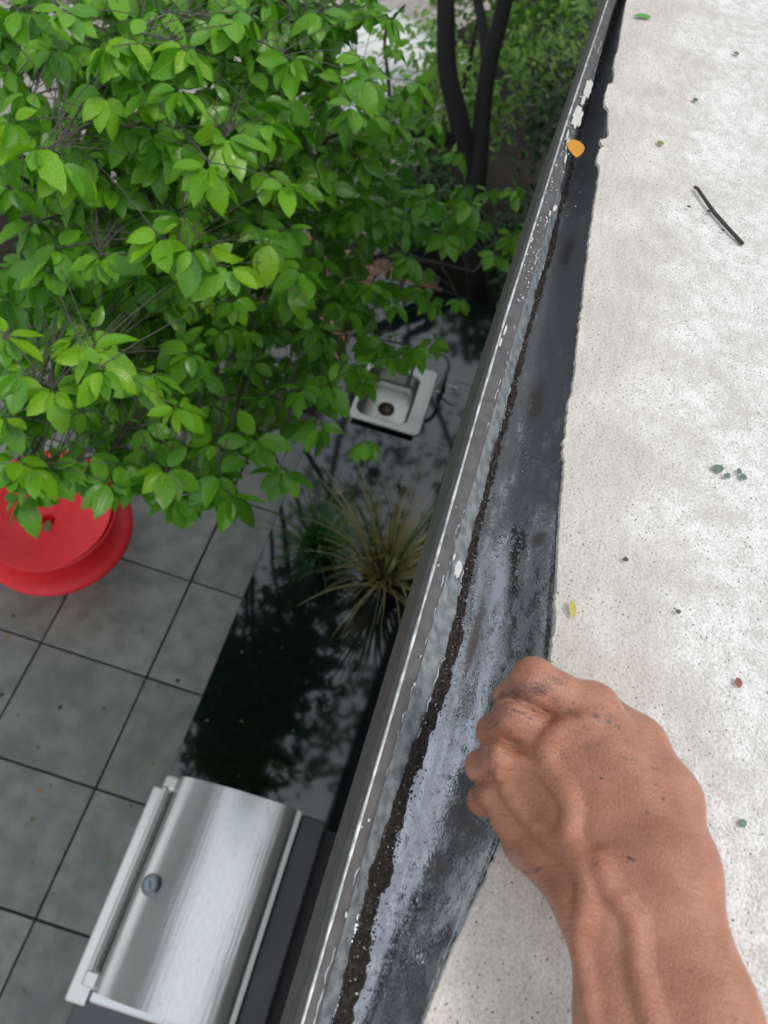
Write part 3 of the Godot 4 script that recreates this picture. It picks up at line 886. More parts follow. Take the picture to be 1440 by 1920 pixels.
func person() -> void:
	var veins := []
	for k in VEIN_R.size():
		var l: Array = VEINS[k]
		for i in range(0, l.size() - 3, 3):
			veins.append([l[i], l[i + 1], l[i + 2], l[i + 3], l[i + 4], l[i + 5], VEIN_R[k], VEIN_R[k]])
	# surface nets, cells of 2.2 mm, visiting only blocks near the skin
	var cell := 0.0022
	var block := 6
	var lo := Vector3(0.078, 3.730, -0.182)
	var hi := Vector3(0.345, 4.02, 0.30)
	var size := Vector3i(((hi - lo) / (cell * block)).ceil())
	var value := {}
	var near_lists := {}
	var reach := cell * block
	for bx in size.x:
		for by in size.y:
			for bz in size.z:
				var c := lo + (Vector3(bx, by, bz) + Vector3.ONE * 0.5) * reach
				var d := body_field(c, PALM, THUMB, FINGERS, [])
				if absf(d) < reach * 1.1 + 0.004:
					near_lists[Vector3i(bx, by, bz)] = true
	var field := func(p: Vector3, key: Vector3i) -> float:
		var list = near_lists[key]
		if list is bool:
			var c := lo + (Vector3(key) + Vector3.ONE * 0.5) * reach
			var far := reach * 0.87 + 0.03
			var fg := []
			for g in FINGERS:
				fg.append(g.filter(func(s): return capsule(c, s) < far))
			list = [PALM.filter(func(s): return capsule(c, s) < far), THUMB.filter(func(s): return capsule(c, s) < far), fg, veins.filter(func(s): return capsule(c, s) < far - 0.012)]
			near_lists[key] = list
		return body_field(p, list[0], list[1], list[2], list[3])
	for key in near_lists.keys():
		var o: Vector3i = key * block
		for i in block + 1:
			for j in block + 1:
				for k in block + 1:
					var q := o + Vector3i(i, j, k)
					if not value.has(q):
						value[q] = field.call(lo + Vector3(q) * cell, key)
	var b := Buf.new()
	var vertex := {}
	var corner := [Vector3i(0, 0, 0), Vector3i(1, 0, 0), Vector3i(0, 1, 0), Vector3i(1, 1, 0), Vector3i(0, 0, 1), Vector3i(1, 0, 1), Vector3i(0, 1, 1), Vector3i(1, 1, 1)]
	var edges := [[0, 1], [2, 3], [4, 5], [6, 7], [0, 2], [1, 3], [4, 6], [5, 7], [0, 4], [1, 5], [2, 6], [3, 7]]
	for key in near_lists.keys():
		var o: Vector3i = key * block
		for i in block:
			for j in block:
				for k in block:
					var q := o + Vector3i(i, j, k)
					var vals := []
					var inside := 0
					for cc in corner:
						var val: float = value[q + cc]
						vals.append(val)
						if val < 0.0:
							inside += 1
					if inside == 0 or inside == 8:
						continue
					var sum := Vector3.ZERO
					var cnt := 0
					for e in edges:
						var va: float = vals[e[0]]
						var vb: float = vals[e[1]]
						if (va < 0.0) != (vb < 0.0):
							sum += Vector3(corner[e[0]]).lerp(Vector3(corner[e[1]]), va / (va - vb))
							cnt += 1
					var p := lo + (Vector3(q) + sum / cnt) * cell
					var e2 := 0.0007
					var n := Vector3(field.call(p + Vector3(e2, 0, 0), key) - field.call(p - Vector3(e2, 0, 0), key), field.call(p + Vector3(0, e2, 0), key) - field.call(p - Vector3(0, e2, 0), key), field.call(p + Vector3(0, 0, e2), key) - field.call(p - Vector3(0, 0, e2), key)).normalized()
					p -= n * field.call(p, key)
					vertex[q] = b.put(p, n, Vector2((p.x - 0.078) / 0.2, (p.z + 0.182) / 0.3))
	for q in vertex:
		for axis in 3:
			var step := Vector3i.ZERO
			step[axis] = 1
			if not value.has(q + step) or (value[q] < 0.0) == (value[q + step] < 0.0):
				continue
			var s1 := Vector3i.ZERO
			s1[(axis + 1) % 3] = 1
			var s2 := Vector3i.ZERO
			s2[(axis + 2) % 3] = 1
			if vertex.has(q - s1) and vertex.has(q - s2) and vertex.has(q - s1 - s2):
				b.tri(vertex[q], vertex[q - s1], vertex[q - s1 - s2])
				b.tri(vertex[q], vertex[q - s1 - s2], vertex[q - s2])
	var o := thing("person", "bare tanned forearm and grimy fist reaching into the gutter", "person", Vector3(0.16, 3.75, -0.08))
	for i in b.v.size():
		b.v[i] -= o.position
	part("arm", b, skin_material(), o)
	b = Buf.new()
	var sleeve := [Vector2(0.050, -0.02), Vector2(0.0535, -0.02), Vector2(0.056, 0.03), Vector2(0.061, 0.10), Vector2(0.064, 0.16), Vector2(0.03, 0.185), Vector2(0.001, 0.19)]
	var up := Vector3(0.1075, 0.241, 0.17).normalized()
	var sx := up.cross(Vector3.RIGHT).normalized()
	b.lathe(sleeve, 28, Vector3(0.305, 3.975, 0.244) - o.position, Basis(sx.cross(up), up, sx))
	tag(part("sleeve", b, mat(0.03, 0.035, 0.05, 0.9), o), "dark short sleeve")


func skin_material() -> StandardMaterial3D:
	var w := 768
	var h := 1152
	var blot := noise_bytes(91, 0.012, w, h, 4)
	var fine := noise_bytes(92, 0.16, w, h, 2)
	var pore := noise_bytes(93, 0.30, w, h, 1)
	var crease := noise_bytes(94, 0.10, w, h, 2, 6, 1)
	var speck := noise_bytes(95, 0.14, w, h, 1)
	var col := PackedByteArray()
	col.resize(w * h * 3)
	var hei := PackedByteArray()
	hei.resize(w * h)
	for j in h:
		var z := -0.182 + 0.3 * j / h
		var near := []
		for s in GRIME:
			if absf(z - s[1]) < s[3] * 1.8 + 0.002:
				near.append(s)
		for i in w:
			var k := j * w + i
			var x := 0.078 + 0.2 * i / w
			var bl := blot[k] / 255.0
			var f := fine[k] / 255.0
			var r := lerpf(0.34, 0.46, bl) + (f - 0.5) * 0.09
			var g := lerpf(0.138, 0.212, bl) + (f - 0.5) * 0.04
			var b := lerpf(0.082, 0.136, bl) + (f - 0.5) * 0.035
			var dirt := 0.0
			for s in near:
				var dx: float = (x - s[0]) / s[2]
				var dz: float = (z - s[1]) / s[3]
				var d := sqrt(dx * dx + dz * dz)
				if d < 1.8:
					dirt = maxf(dirt, s[4] * smoothstep(1.2, 0.35, d + (f - 0.5) * 1.3 + (pore[k] / 255.0 - 0.5) * 0.7))
			if speck[k] > 214 and Vector2((x - 0.137) / 0.03, (z + 0.135) / 0.026).length() + (bl - 0.5) * 1.2 < 1.0:
				dirt = maxf(dirt, 0.55)
			r = lerpf(r, 0.062, dirt * 0.85)
			g = lerpf(g, 0.048, dirt * 0.85)
			b = lerpf(b, 0.052, dirt * 0.85)
			var cc := Color(r, g, b).linear_to_srgb()
			var q := k * 3
			col[q] = cc.r8
			col[q + 1] = cc.g8
			col[q + 2] = cc.b8
			hei[k] = int(clampf(90.0 + 0.35 * (pore[k] - 128) + 0.45 * (crease[k] - 128) + 0.3 * (fine[k] - 128), 0.0, 255.0))
	var m := mat(1, 1, 1, 0.36, 0.0, 0.5)
	m.albedo_color = Color.WHITE
	m.albedo_texture = tex(w, h, col)
	m.heightmap_enabled = true
	m.heightmap_texture = tex(w, h, hei, false)
	m.heightmap_scale = 0.09
	m.subsurf_scatter_enabled = true
	m.subsurf_scatter_strength = 0.12
	return m


# ---------------------------------------------------------------- outdoor kitchen

func counter_y(x: float) -> float:
	return COUNTER_Y + (x + 0.09) * tan(SLOPE)


func counter() -> void:
	var c := thing("kitchen_counter", "long polished black stone counter against the house wall", "counter", Vector3(-0.09, 0, -1.3))
	var o := c.position
	var stone := surfaced(mat(0.012, 0.014, 0.016, 0.05, 0.0, 0.71), mottled(101, 0.3, Color(0.003, 0.006, 0.008), Color(0.006, 0.011, 0.013), 512, 2), null, 3.0, 0.0)
	var b := Buf.new()
	# the slab leaves an opening for the sink bowl
	b.box(Vector3(0, -0.02, 0.57), Vector3(0.80, 0.04, 3.36), 0.003)
	b.box(Vector3(0, -0.02, -1.915), Vector3(0.80, 0.04, 0.65), 0.003)
	b.box(Vector3(-0.313, -0.02, -1.35), Vector3(0.174, 0.0398, 0.48), 0.001)
	b.box(Vector3(0.256, -0.02, -1.35), Vector3(0.288, 0.0398, 0.48), 0.001)
	var top := part("top", b, stone, c, Vector3(0, COUNTER_Y, 0), Basis(Vector3.BACK, SLOPE))
	b = Buf.new()
	b.box(Vector3(-0.07, 0.425, -0.71) - o, Vector3(0.74, 0.85, 3.30), 0.004)
	b.box(Vector3(-0.07, 0.425, -3.22) - o, Vector3(0.74, 0.85, 0.60), 0.004)
	b.box(Vector3(-0.07, 0.33, -2.64) - o, Vector3(0.73, 0.66, 0.55), 0.004)
	part("cabinet", b, mat(0.03, 0.032, 0.034, 0.5), c)


func grill() -> void:
	var g := thing("gas_grill", "stainless steel gas grill with closed curved hood set in the black counter", "grill", Vector3(-0.13, COUNTER_Y, -0.06))
	var o := g.position
	var relief := seamless(111, 0.015, 256, 3)
	var steel := mat(0.62, 0.64, 0.63, 0.27, 1.0)
	surfaced(steel, mottled(112, 0.05, Color(0.62, 0.64, 0.625), Color(0.68, 0.70, 0.69), 512, 4), relief, 1.4, 0.03, false)
	steel.uv1_scale = Vector3(16, 16, 0.9)
	var bright := mat(0.72, 0.73, 0.70, 0.30, 0.75)
	var grime := surfaced(mat(0.2, 0.2, 0.2, 0.6, 0.2), mottled(113, 0.04, Color(0.10, 0.10, 0.095), Color(0.3, 0.3, 0.27)), null, 4.0, 0.0, false)
	# hood: a curved sheet with a rolled front edge and closed ends
	var prof := [Vector2(-0.405, 1.035), Vector2(-0.418, 1.09), Vector2(-0.412, 1.135), Vector2(-0.392, 1.168), Vector2(-0.345, 1.198), Vector2(-0.27, 1.228), Vector2(-0.18, 1.249), Vector2(-0.08, 1.259), Vector2(-0.01, 1.259), Vector2(0.024, 1.255), Vector2(0.034, 1.244), Vector2(0.036, 1.20), Vector2(0.036, 1.04)]
	var z0 := -0.455
	var z1 := 0.252
	var b := Buf.new()
	var rows := []
	for k in 25:
		var z := lerpf(z0, z1, k / 24.0)
		var row := []
		for p in prof:
			row.append(Vector3(p.x, p.y + 0.0020 * wobble.get_noise_2d(p.x * 26.0, z * 20.0), z) - o)
		rows.append(row)
	b.grid(rows, [], true)
	for z in [z0, z1]:
		var face := [Vector3(-0.19, 1.03, z) - o]
		for k in prof.size() - 1:
			b.flat([Vector3(-0.19, 1.035, z) - o, Vector3(prof[k].x, prof[k].y, z) - o, Vector3(prof[k + 1].x, prof[k + 1].y, z) - o], Vector3(0, 0, -1 if z < 0.0 else 1))
	var hood := part("hood", b, steel, g)
	var bead := SphereMesh.new()
	bead.radius = 1.0
	bead.height = 2.0
	bead.radial_segments = 8
	bead.rings = 4
	var beads := []
	for k in 520:
		var i := rng.randi_range(4, 7)
		var f := rng.randf()
		var z := rng.randf_range(z0 + 0.01, z1 - 0.01) if k > 260 else lerpf(z0 + 0.01, z0 + 0.25, rng.randf() * rng.randf())
		var q: Vector2 = (prof[i] as Vector2).lerp(prof[i + 1], f)
		var r := 0.0010 + 0.0028 * pow(rng.randf(), 3.0)
		beads.append(Transform3D(Basis.from_scale(Vector3(r, r * 0.5, r)), Vector3(q.x, q.y, z) - o))
	var rain := mat(0.95, 0.97, 1.0, 0.02)
	rain.refraction_enabled = true
	rain.refraction_scale = 0.033
	rain.albedo_color.a = 0.02
	many("rain_beads", bead, rain, beads, [], hood)
	b = Buf.new()
	b.box(Vector3(0.049, 1.22, -0.10) - o, Vector3(0.022, 0.012, 0.72), 0.003)
	part("rear_trim", b, bright, hood)
	# thermometer dial on the slope of the hood
	var dial := Buf.new()
	var tilt := Basis(Vector3.BACK, deg_to_rad(32))
	dial.lathe([Vector2(0.0001, 0.016), Vector2(0.026, 0.016), Vector2(0.029, 0.019), Vector2(0.033, 0.019), Vector2(0.036, 0.014), Vector2(0.036, -0.01)], 32, Vector3.ZERO, tilt)
	var bezel := part("thermometer", dial, mat(0.22, 0.24, 0.25, 0.3, 0.9), hood, Vector3(-0.353, 1.190, -0.088) - o)
	var face2 := Buf.new()
	face2.lathe([Vector2(0.0001, 0.018), Vector2(0.024, 0.018), Vector2(0.0245, 0.016)], 28, Vector3.ZERO, tilt)
	part("dial", face2, mat(0.30, 0.36, 0.40, 0.25), bezel)
	face2 = Buf.new()
	face2.box(tilt * Vector3(0.003, 0.0195, 0.002), Vector3(0.003, 0.001, 0.03), 0.0004, tilt * Basis(Vector3.UP, 0.5))
	part("needle", face2, mat(0.02, 0.02, 0.02, 0.5), bezel)
	# handle bar with end brackets in front of the hood
	b = Buf.new()
	b.tube([Vector3(-0.448, 1.125, z0 + 0.055) - o, Vector3(-0.448, 1.125, z1 - 0.055) - o], [0.012, 0.012], 16)
	var handle := part("handle", b, bright, g)
	for z in [z0 + 0.03, z1 - 0.03]:
		b = Buf.new()
		b.box(Vector3(-0.436, 1.118, z) - o, Vector3(0.052, 0.03, 0.05), 0.008)
		part("bracket", b, bright, handle)
	# control panel and its shelf in front
	b = Buf.new()
	b.box(Vector3(-0.468, 1.0, -0.052) - o, Vector3(0.075, 0.09, 0.715), 0.006)
	part("control_panel", b, bright, g)
	b = Buf.new()
	b.box(Vector3(-0.4365, 1.049, -0.09) - o, Vector3(0.016, 0.010, 0.62), 0.002)
	part("gutter_slot", b, grime, g)
	b = Buf.new()
	b.box(Vector3(-0.155, 0.98, -0.06) - o, Vector3(0.55, 0.12, 0.70), 0.006)
	part("firebox", b, steel, g)
	# dark back box behind the hood
	var dark := surfaced(mat(0.16, 0.155, 0.165, 0.4, 0.4), mottled(115, 0.008, Color(0.10, 0.10, 0.105), Color(0.125, 0.12, 0.125)), null, 1.0, 0.0, false)
	b = Buf.new()
	b.box(Vector3(0.108, 1.055, -0.11) - o, Vector3(0.094, 0.27, 0.69), 0.006)
	part("back_box", b, dark, g)
	b = Buf.new()
	b.box(Vector3(0.20, 0.995, -0.11) - o, Vector3(0.088, 0.15, 0.68), 0.006)
	part("vent_box", b, mat(0.03, 0.03, 0.033, 0.4), g)


func rounded(cx: float, cz: float, hx: float, hz: float, r: float, y: float, per := 6) -> Array:
	var l := []
	for q in [[1, 1, 0.0], [-1, 1, 0.5], [-1, -1, 1.0], [1, -1, 1.5]]:
		for k in per + 1:
			var a: float = (q[2] + 0.5 * k / per) * PI
			l.append(Vector3(cx + q[0] * (hx - r) + cos(a) * r, y, cz + q[1] * (hz - r) + sin(a) * r))
	l.append(l[0])
	return l


func sink() -> void:
	var s := thing("bar_sink", "small stainless steel bar sink let into the black counter", "sink", Vector3(-0.145, COUNTER_Y, -2.68))
	var o := s.position
	s.rotation.z = SLOPE
	s.position.y = counter_y(-0.145)
	var steel := mat(0.62, 0.62, 0.58, 0.28, 0.9)
	surfaced(steel, mottled(121, 0.03, Color(0.34, 0.35, 0.32), Color(0.50, 0.51, 0.48)), null, 5.0, 0.0, false)
	var y := COUNTER_Y
	var b := Buf.new()
	var rows := [rounded(-0.145, -2.68, 0.197, 0.235, 0.03, y + 0.0005), rounded(-0.145, -2.68, 0.196, 0.234, 0.03, y + 0.005), rounded(-0.145, -2.68, 0.190, 0.228, 0.028, y + 0.007), rounded(-0.1735, -2.665, 0.145, 0.182, 0.05, y + 0.006), rounded(-0.1735, -2.665, 0.141, 0.178, 0.05, y + 0.003), rounded(-0.1735, -2.665, 0.138, 0.175, 0.05, y - 0.01)]
	for r in rows:
		for k in r.size():
			r[k] -= o
	b.grid(rows)
	part("rim", b, steel, s)
	b = Buf.new()
	rows = [rounded(-0.1735, -2.665, 0.1381, 0.1751, 0.05, y - 0.0099), rounded(-0.1735, -2.665, 0.135, 0.172, 0.05, y - 0.08), rounded(-0.1735, -2.665, 0.130, 0.167, 0.05, y - 0.108), rounded(-0.1735, -2.665, 0.115, 0.152, 0.05, y - 0.122), rounded(-0.1735, -2.665, 0.05, 0.06, 0.04, y - 0.128), rounded(-0.1735, -2.665, 0.044, 0.044, 0.044, y - 0.129)]
	for r in rows:
		for k in r.size():
			r[k] -= o
	b.grid(rows)
	part("basin", b, steel, s)
	b = Buf.new()
	b.lathe([Vector2(0.047, 0.004), Vector2(0.042, 0.005), Vector2(0.036, 0.002), Vector2(0.032, -0.012), Vector2(0.001, -0.014)], 28)
	part("drain", b, mat(0.10, 0.065, 0.045, 0.4, 0.6), s, Vector3(-0.1735, y - 0.129, -2.665) - o)
	# spring neck tap on the ledge beside the bowl
	var t := thing("kitchen_tap", "steel spring neck tap standing beside the bar sink bowl", "tap", Vector3(0.085, counter_y(0.085), -2.80))
	var chrome := mat(0.45, 0.46, 0.45, 0.22, 1.0)
	b = Buf.new()
	b.lathe([Vector2(0.028, 0.0), Vector2(0.028, 0.008), Vector2(0.02, 0.014), Vector2(0.017, 0.09), Vector2(0.012, 0.1), Vector2(0.009, 0.17), Vector2(0.001, 0.17)], 20)
	part("stem", b, chrome, t)
	var path := []
	for k in 34:
		var q := k / 33.0
		var a := PI * q
		path.append(Vector3(-0.09 + 0.09 * cos(a), 0.17 + 0.13 * sin(a) + (-0.06 * maxf(0.0, q - 0.75) * 4.0), 0.05 * q))
	var coil := []
	for k in 500:
		var q := k / 499.0
		var f := q * 32.999
		var i := mini(int(f), 32)
		var c: Vector3 = path[i].lerp(path[i + 1], f - i)
		var dirn: Vector3 = (path[i + 1] - path[i]).normalized()
		var sd := Vector3.BACK.cross(dirn).normalized()
		coil.append(c + (sd * cos(q * 190.0) + dirn.cross(sd) * sin(q * 190.0)) * 0.011)
	b = Buf.new()
	b.tube(coil, coil.map(func(_p): return 0.0022), 5)
	part("spring", b, chrome, t)
	b = Buf.new()
	b.tube(path, path.map(func(_p): return 0.006), 8)
	part("hose", b, mat(0.02, 0.02, 0.02, 0.5), t)
	b = Buf.new()
	var end: Vector3 = path[-1]
	b.tube([end, end + Vector3(0, -0.04, 0.004), end + Vector3(0, -0.075, 0.008), end + Vector3(0, -0.09, 0.01)], [0.011, 0.013, 0.014, 0.018], 14)
	part("spray_head", b, chrome, t)
	b = Buf.new()
	b.tube([Vector3(0.015, 0.06, 0), Vector3(0.05, 0.075, 0.012), Vector3(0.085, 0.08, 0.02)], [0.006, 0.005, 0.005], 10)
	part("lever", b, chrome, t)


func spinning_chair() -> void:
	var c := thing("spinning_chair", "round red plastic spinning top chair on the grey tiles", "chair", Vector3(-1.60, 0, -1.535))
	var red := surfaced(mat(0.6, 0.02, 0.02, 0.48), mottled(131, 0.02, Color(0.82, 0.022, 0.034), Color(0.90, 0.036, 0.046)), null, 1.5, 0.0, false)
	var tilt := Basis(Vector3(1, 0, 0.4).normalized(), deg_to_rad(3.0))
	var prof := [Vector2(0.001, 0.0), Vector2(0.06, 0.004), Vector2(0.10, 0.03), Vector2(0.13, 0.08), Vector2(0.17, 0.15), Vector2(0.24, 0.28), Vector2(0.30, 0.365), Vector2(0.335, 0.41), Vector2(0.348, 0.435), Vector2(0.350, 0.45), Vector2(0.344, 0.463), Vector2(0.32, 0.472), Vector2(0.28, 0.478), Vector2(0.20, 0.483), Vector2(0.165, 0.49), Vector2(0.16, 0.50), Vector2(0.165, 0.515), Vector2(0.20, 0.54), Vector2(0.26, 0.585), Vector2(0.298, 0.622), Vector2(0.309, 0.64), Vector2(0.310, 0.65), Vector2(0.306, 0.657), Vector2(0.298, 0.658)]
	var seat := [Vector2(0.2985, 0.6585)]
	for k in 44:
		var r := lerpf(0.296, 0.032, k / 43.0)
		seat.append(Vector2(r, 0.54 + 0.117 * pow(r / 0.298, 1.7) + 0.0005 * sin(k * 1.9)))
	seat.append_array([Vector2(0.028, 0.535), Vector2(0.024, 0.52), Vector2(0.023, 0.47), Vector2(0.001, 0.465)])
	var wide := Basis.from_scale(Vector3(1.1, 1.0, 1.1))
	var b := Buf.new()
	b.lathe(prof, 96, Vector3(0.012, 0.0, -0.012), tilt * wide)
	part("base", b, red, c)
	b = Buf.new()
	b.lathe(seat, 96, Vector3.ZERO, tilt * wide)
	part("seat", b, red, c)
	var l := part("fallen_leaf", leaf_mesh(0.25, 0.1, 5), mat(0.16, 0.15, 0.045, 0.5), self, Vector3(-1.60, 0.556, -1.50), Basis(Vector3.UP, 0.2) * Basis.from_scale(Vector3(0.07, 0.07, 0.075)))
	tag(l, "olive dead leaf lying in the dish of the red chair", "leaf")


func blade(length: float, width: float, bend: float, edge: Color, core: Color) -> ArrayMesh:
	var b := Buf.new()
	var rows := []
	var p := Vector3.ZERO
	var a := 0.12
	for k in 12:
		var t := k / 11.0
		var w := width * (0.55 + 0.45 * sin(PI * minf(1.0, t * 1.3 + 0.15))) * (1.0 - pow(t, 4.0) * 0.9)
		rows.append([p + Vector3(-w, w * 0.5, 0), p + Vector3(-w * 0.55, w * 0.2, 0), p, p + Vector3(w * 0.55, w * 0.2, 0), p + Vector3(w, w * 0.5, 0)])
		p += Vector3(0, cos(a), sin(a)) * length / 11.0
		a += bend / 11.0 * (0.15 + 1.7 * t * t * 1.2)
	b.grid(rows)
	for i in b.c.size():
		b.c[i] = core if i % 5 == 2 else edge.lerp(core, 0.35) if i % 5 in [1, 3] else edge
	return b.mesh()


func grass_tuft(called: String, label: String, at: Vector3, count: int, length: float, edges: Array, cores: Array, pot_r: float, pot_h: float, width: float) -> void:
	var g := thing(called, label, "plant", at)
	var m := mat(1, 1, 1, 0.5)
	m.vertex_color_use_as_albedo = true
	m.backlight_enabled = true
	m.backlight = Color(0.5, 0.5, 0.3)
	var kinds := []
	for k in 12:
		kinds.append(blade(length * rng.randf_range(0.65, 1.15), width * rng.randf_range(0.7, 1.2), rng.randf_range(1.3, 3.1), edges[k % edges.size()], cores[k % cores.size()]))
	for k in count:
		var az := rng.randf() * TAU
		var r := pot_r * 0.5 * sqrt(rng.randf())
		part("blade", kinds[rng.randi() % 12], m, g, Vector3(cos(az) * r, pot_h - 0.02, sin(az) * r), Basis(Vector3.UP, PI / 2 - az + rng.randfn() * 0.35) * Basis(Vector3.RIGHT, rng.randf_range(-0.2, 0.62)))
	var pot := Buf.new()
	pot.lathe([Vector2(0.001, 0.0), Vector2(pot_r * 0.75, 0.0), Vector2(pot_r * 0.8, 0.01), Vector2(pot_r * 0.97, pot_h - 0.02), Vector2(pot_r, pot_h - 0.015), Vector2(pot_r, pot_h), Vector2(pot_r * 0.93, pot_h), Vector2(pot_r * 0.92, pot_h - 0.03)], 40)
	part("pot", pot, mat(0.012, 0.013, 0.014, 0.35), g)
	var soil := Buf.new()
	soil.lathe([Vector2(pot_r * 0.93, pot_h - 0.028), Vector2(pot_r * 0.6, pot_h - 0.022), Vector2(0.001, pot_h - 0.018)], 24)
	part("soil", soil, mat(0.012, 0.010, 0.008, 0.95), g)


func grasses() -> void:
	grass_tuft("variegated_grass", "potted ornamental grass with arching cream edged blades on the counter", Vector3(0.095, counter_y(0.095) - 0.003, -1.56), 130, 0.62, [Color(0.66, 0.53, 0.29), Color(0.58, 0.46, 0.23), Color(0.72, 0.6, 0.36), Color(0.10, 0.18, 0.05)], [Color(0.16, 0.22, 0.06), Color(0.34, 0.30, 0.13), Color(0.09, 0.16, 0.045)], 0.105, 0.10, 0.0064)
	grass_tuft("dwarf_grass", "small potted dark green grass beside the cream edged grass", Vector3(-0.235, counter_y(-0.235) - 0.003, -1.60), 170, 0.40, [Color(0.05, 0.19, 0.045), Color(0.07, 0.23, 0.055), Color(0.12, 0.25, 0.075)], [Color(0.045, 0.16, 0.04)], 0.09, 0.10, 0.0042)


# ---------------------------------------------------------------- beyond the patio

func beyond() -> void:
	# brick paving behind the planting bed
	var p := Node3D.new()
	p.name = "brick_path"
	add_child(p)
	tag(p, "", "", "", "structure")
	var b := Buf.new()
	b.box(Vector3(-0.82, -0.01, -4.05), Vector3(1.34, 0.05, 1.24), 0.004)
	part("mortar_bed", b, mat(0.22, 0.2, 0.18, 0.95), p)
	b = Buf.new()
	b.box(Vector3.ZERO, Vector3(0.198, 0.05, 0.092), 0.005)
	var shape := b.mesh()
	var reds := []
	for k in 4:
		reds.append(surfaced(mat(0.4, 0.2, 0.15, 0.9), mottled(140 + k, 0.05, Color(0.40, 0.20, 0.145) * (0.85 + 0.1 * k), Color(0.54, 0.32, 0.25) * (0.85 + 0.1 * k), 256), null, 3.0, 0.0))
	for i in 12:
		for j in 6:
			var x := -1.36 + 0.21 * j + (0.105 if i % 2 else 0.0)
			part("brick", shape, reds[rng.randi() % 4], p, Vector3(x, 0.004 + rng.randfn() * 0.002, -4.60 + 0.102 * i), Basis(Vector3.UP, rng.randfn() * 0.02))
	# pale flagstones at the edge of the bed
	var pale := surfaced(mat(0.4, 0.4, 0.37, 0.8), mottled(146, 0.02, Color(0.27, 0.27, 0.25), Color(0.4, 0.4, 0.37)), seamless(147, 0.05), 1.2, 0.3)
	for q in [[-1.36, -3.46, 0.30, 0.22, 0.3], [-1.02, -3.50, 0.28, 0.20, 0.15], [-1.24, -3.22, 0.27, 0.2, 0.4], [-0.95, -3.27, 0.2, 0.2, -0.1]]:
		b = Buf.new()
		b.box(Vector3.ZERO, Vector3(q[2], 0.06, q[3]), 0.012)
		tag(part("flagstone", b, pale, self, Vector3(q[0], 0.0, q[1]), Basis(Vector3.UP, q[4])), "pale flat stone lying in the dark planting bed", "stone", "flagstones in the planting bed")
	# wooden planter at the end of the counter
	var w := thing("wooden_planter", "low dark wooden planter box behind the bar sink", "planter", Vector3(0.0, 0, -3.78))
	var wood := surfaced(mat(0.1, 0.07, 0.05, 0.7), mottled(150, 0.03, Color(0.055, 0.04, 0.028), Color(0.12, 0.085, 0.058)), null, 3.0, 0.0)
	for k in 4:
		for s in [-1, 1]:
			b = Buf.new()
			b.box(Vector3(0, 0.065 + 0.125 * k, 0.17 * s), Vector3(0.46, 0.12, 0.025), 0.004)
			part("plank", b, wood, w)
			b = Buf.new()
			b.box(Vector3(0.217 * s, 0.065 + 0.125 * k, 0), Vector3(0.025, 0.12, 0.31), 0.004)
			part("plank", b, wood, w)
	b = Buf.new()
	b.box(Vector3(0, 0.45, 0), Vector3(0.405, 0.04, 0.31), 0.004)
	part("soil", b, mat(0.03, 0.022, 0.015, 0.95), w)
	# white slatted garden table out on the pale paving
	var t := thing("garden_table", "bright white slatted garden table beyond the dark tree trunk", "table", Vector3(-1.22, -0.06, -6.0))
	t.rotation.y = deg_to_rad(-28)
	var white := mat(0.86, 0.88, 0.9, 0.25)
	for k in 7:
		b = Buf.new()
		b.box(Vector3(-0.36 + 0.12 * k, 0.72, 0), Vector3(0.105, 0.025, 1.5), 0.004)
		part("slat", b, white, t)
	for sx in [-1, 1]:
		for sz in [-1, 1]:
			b = Buf.new()
			b.box(Vector3(0.33 * sx, 0.353, 0.62 * sz), Vector3(0.05, 0.705, 0.05), 0.004)
			part("leg", b, white, t)


func leaf_mesh(curl: float, fold: float, cols := 5, rows_n := 10) -> ArrayMesh:      # base at the origin, tip at +z, length 1
	var b := Buf.new()
	var rows := []
	var uvs := []
	for i in rows_n:
		var t := float(i) / (rows_n - 1)
		var w := 0.292 * pow(sin(PI * pow(t, 0.90)), 0.76) * (1.0 - 0.12 * t)
		if t > 0.93:
			w = 0.012
		if i == 0:
			w = 0.008
		var saw := 1.0 + (0.05 if i % 2 else -0.04)
		var row := []
		var uvr := []
		for j in cols:
			var s := 2.0 * j / (cols - 1) - 1.0
			var x := s * w * (saw if absf(s) > 0.9 else 1.0)
			var y := -curl * t * t + absf(x) * fold - 0.10 * x * x / 0.08 * curl + 0.006 * sin(t * 40.0) * absf(s)
			row.append(Vector3(x, y, t + 0.02 * (1.0 - absf(s)) * t))
			uvr.append(Vector2(s * 0.5 + 0.5, t))
		rows.append(row)
		uvs.append(uvr)
	b.grid(rows, uvs, true)
	return b.mesh()


func leaf_relief() -> Array:      # [colour, height]: midrib and paired side veins of a broad leaf
	var w := 128
	var h := 256
	var col := PackedByteArray()
	col.resize(w * h * 3)
	var hei := PackedByteArray()
	hei.resize(w * h)
	var n := noise_bytes(160, 0.05, w, h, 3)
	for j in h:
		for i in w:
			var s := absf(i / 127.0 * 2.0 - 1.0)
			var t := j / 255.0
			var side := fposmod(t * 10.0 - s * 2.6, 1.0)
			var vein := smoothstep(0.16, 0.0, absf(side - 0.5)) * (1.0 - 0.4 * s)
			var rib := smoothstep(0.07, 0.02, s)
			hei[j * w + i] = int(clampf(150.0 - 85.0 * vein - 110.0 * rib + 40.0 * sin(side * TAU) * (1.0 - s), 0.0, 255.0))
			var q := (j * w + i) * 3
			var k := 0.86 + 0.14 * n[j * w + i] / 255.0
			col[q] = int(255.0 * minf(1.0, k + 0.10 * rib + 0.05 * vein))
			col[q + 1] = int(255.0 * minf(1.0, k + 0.06 * rib + 0.04 * vein))
			col[q + 2] = int(255.0 * minf(1.0, k + 0.08 * rib))
	return [tex(w, h, col), tex(w, h, hei, false)]


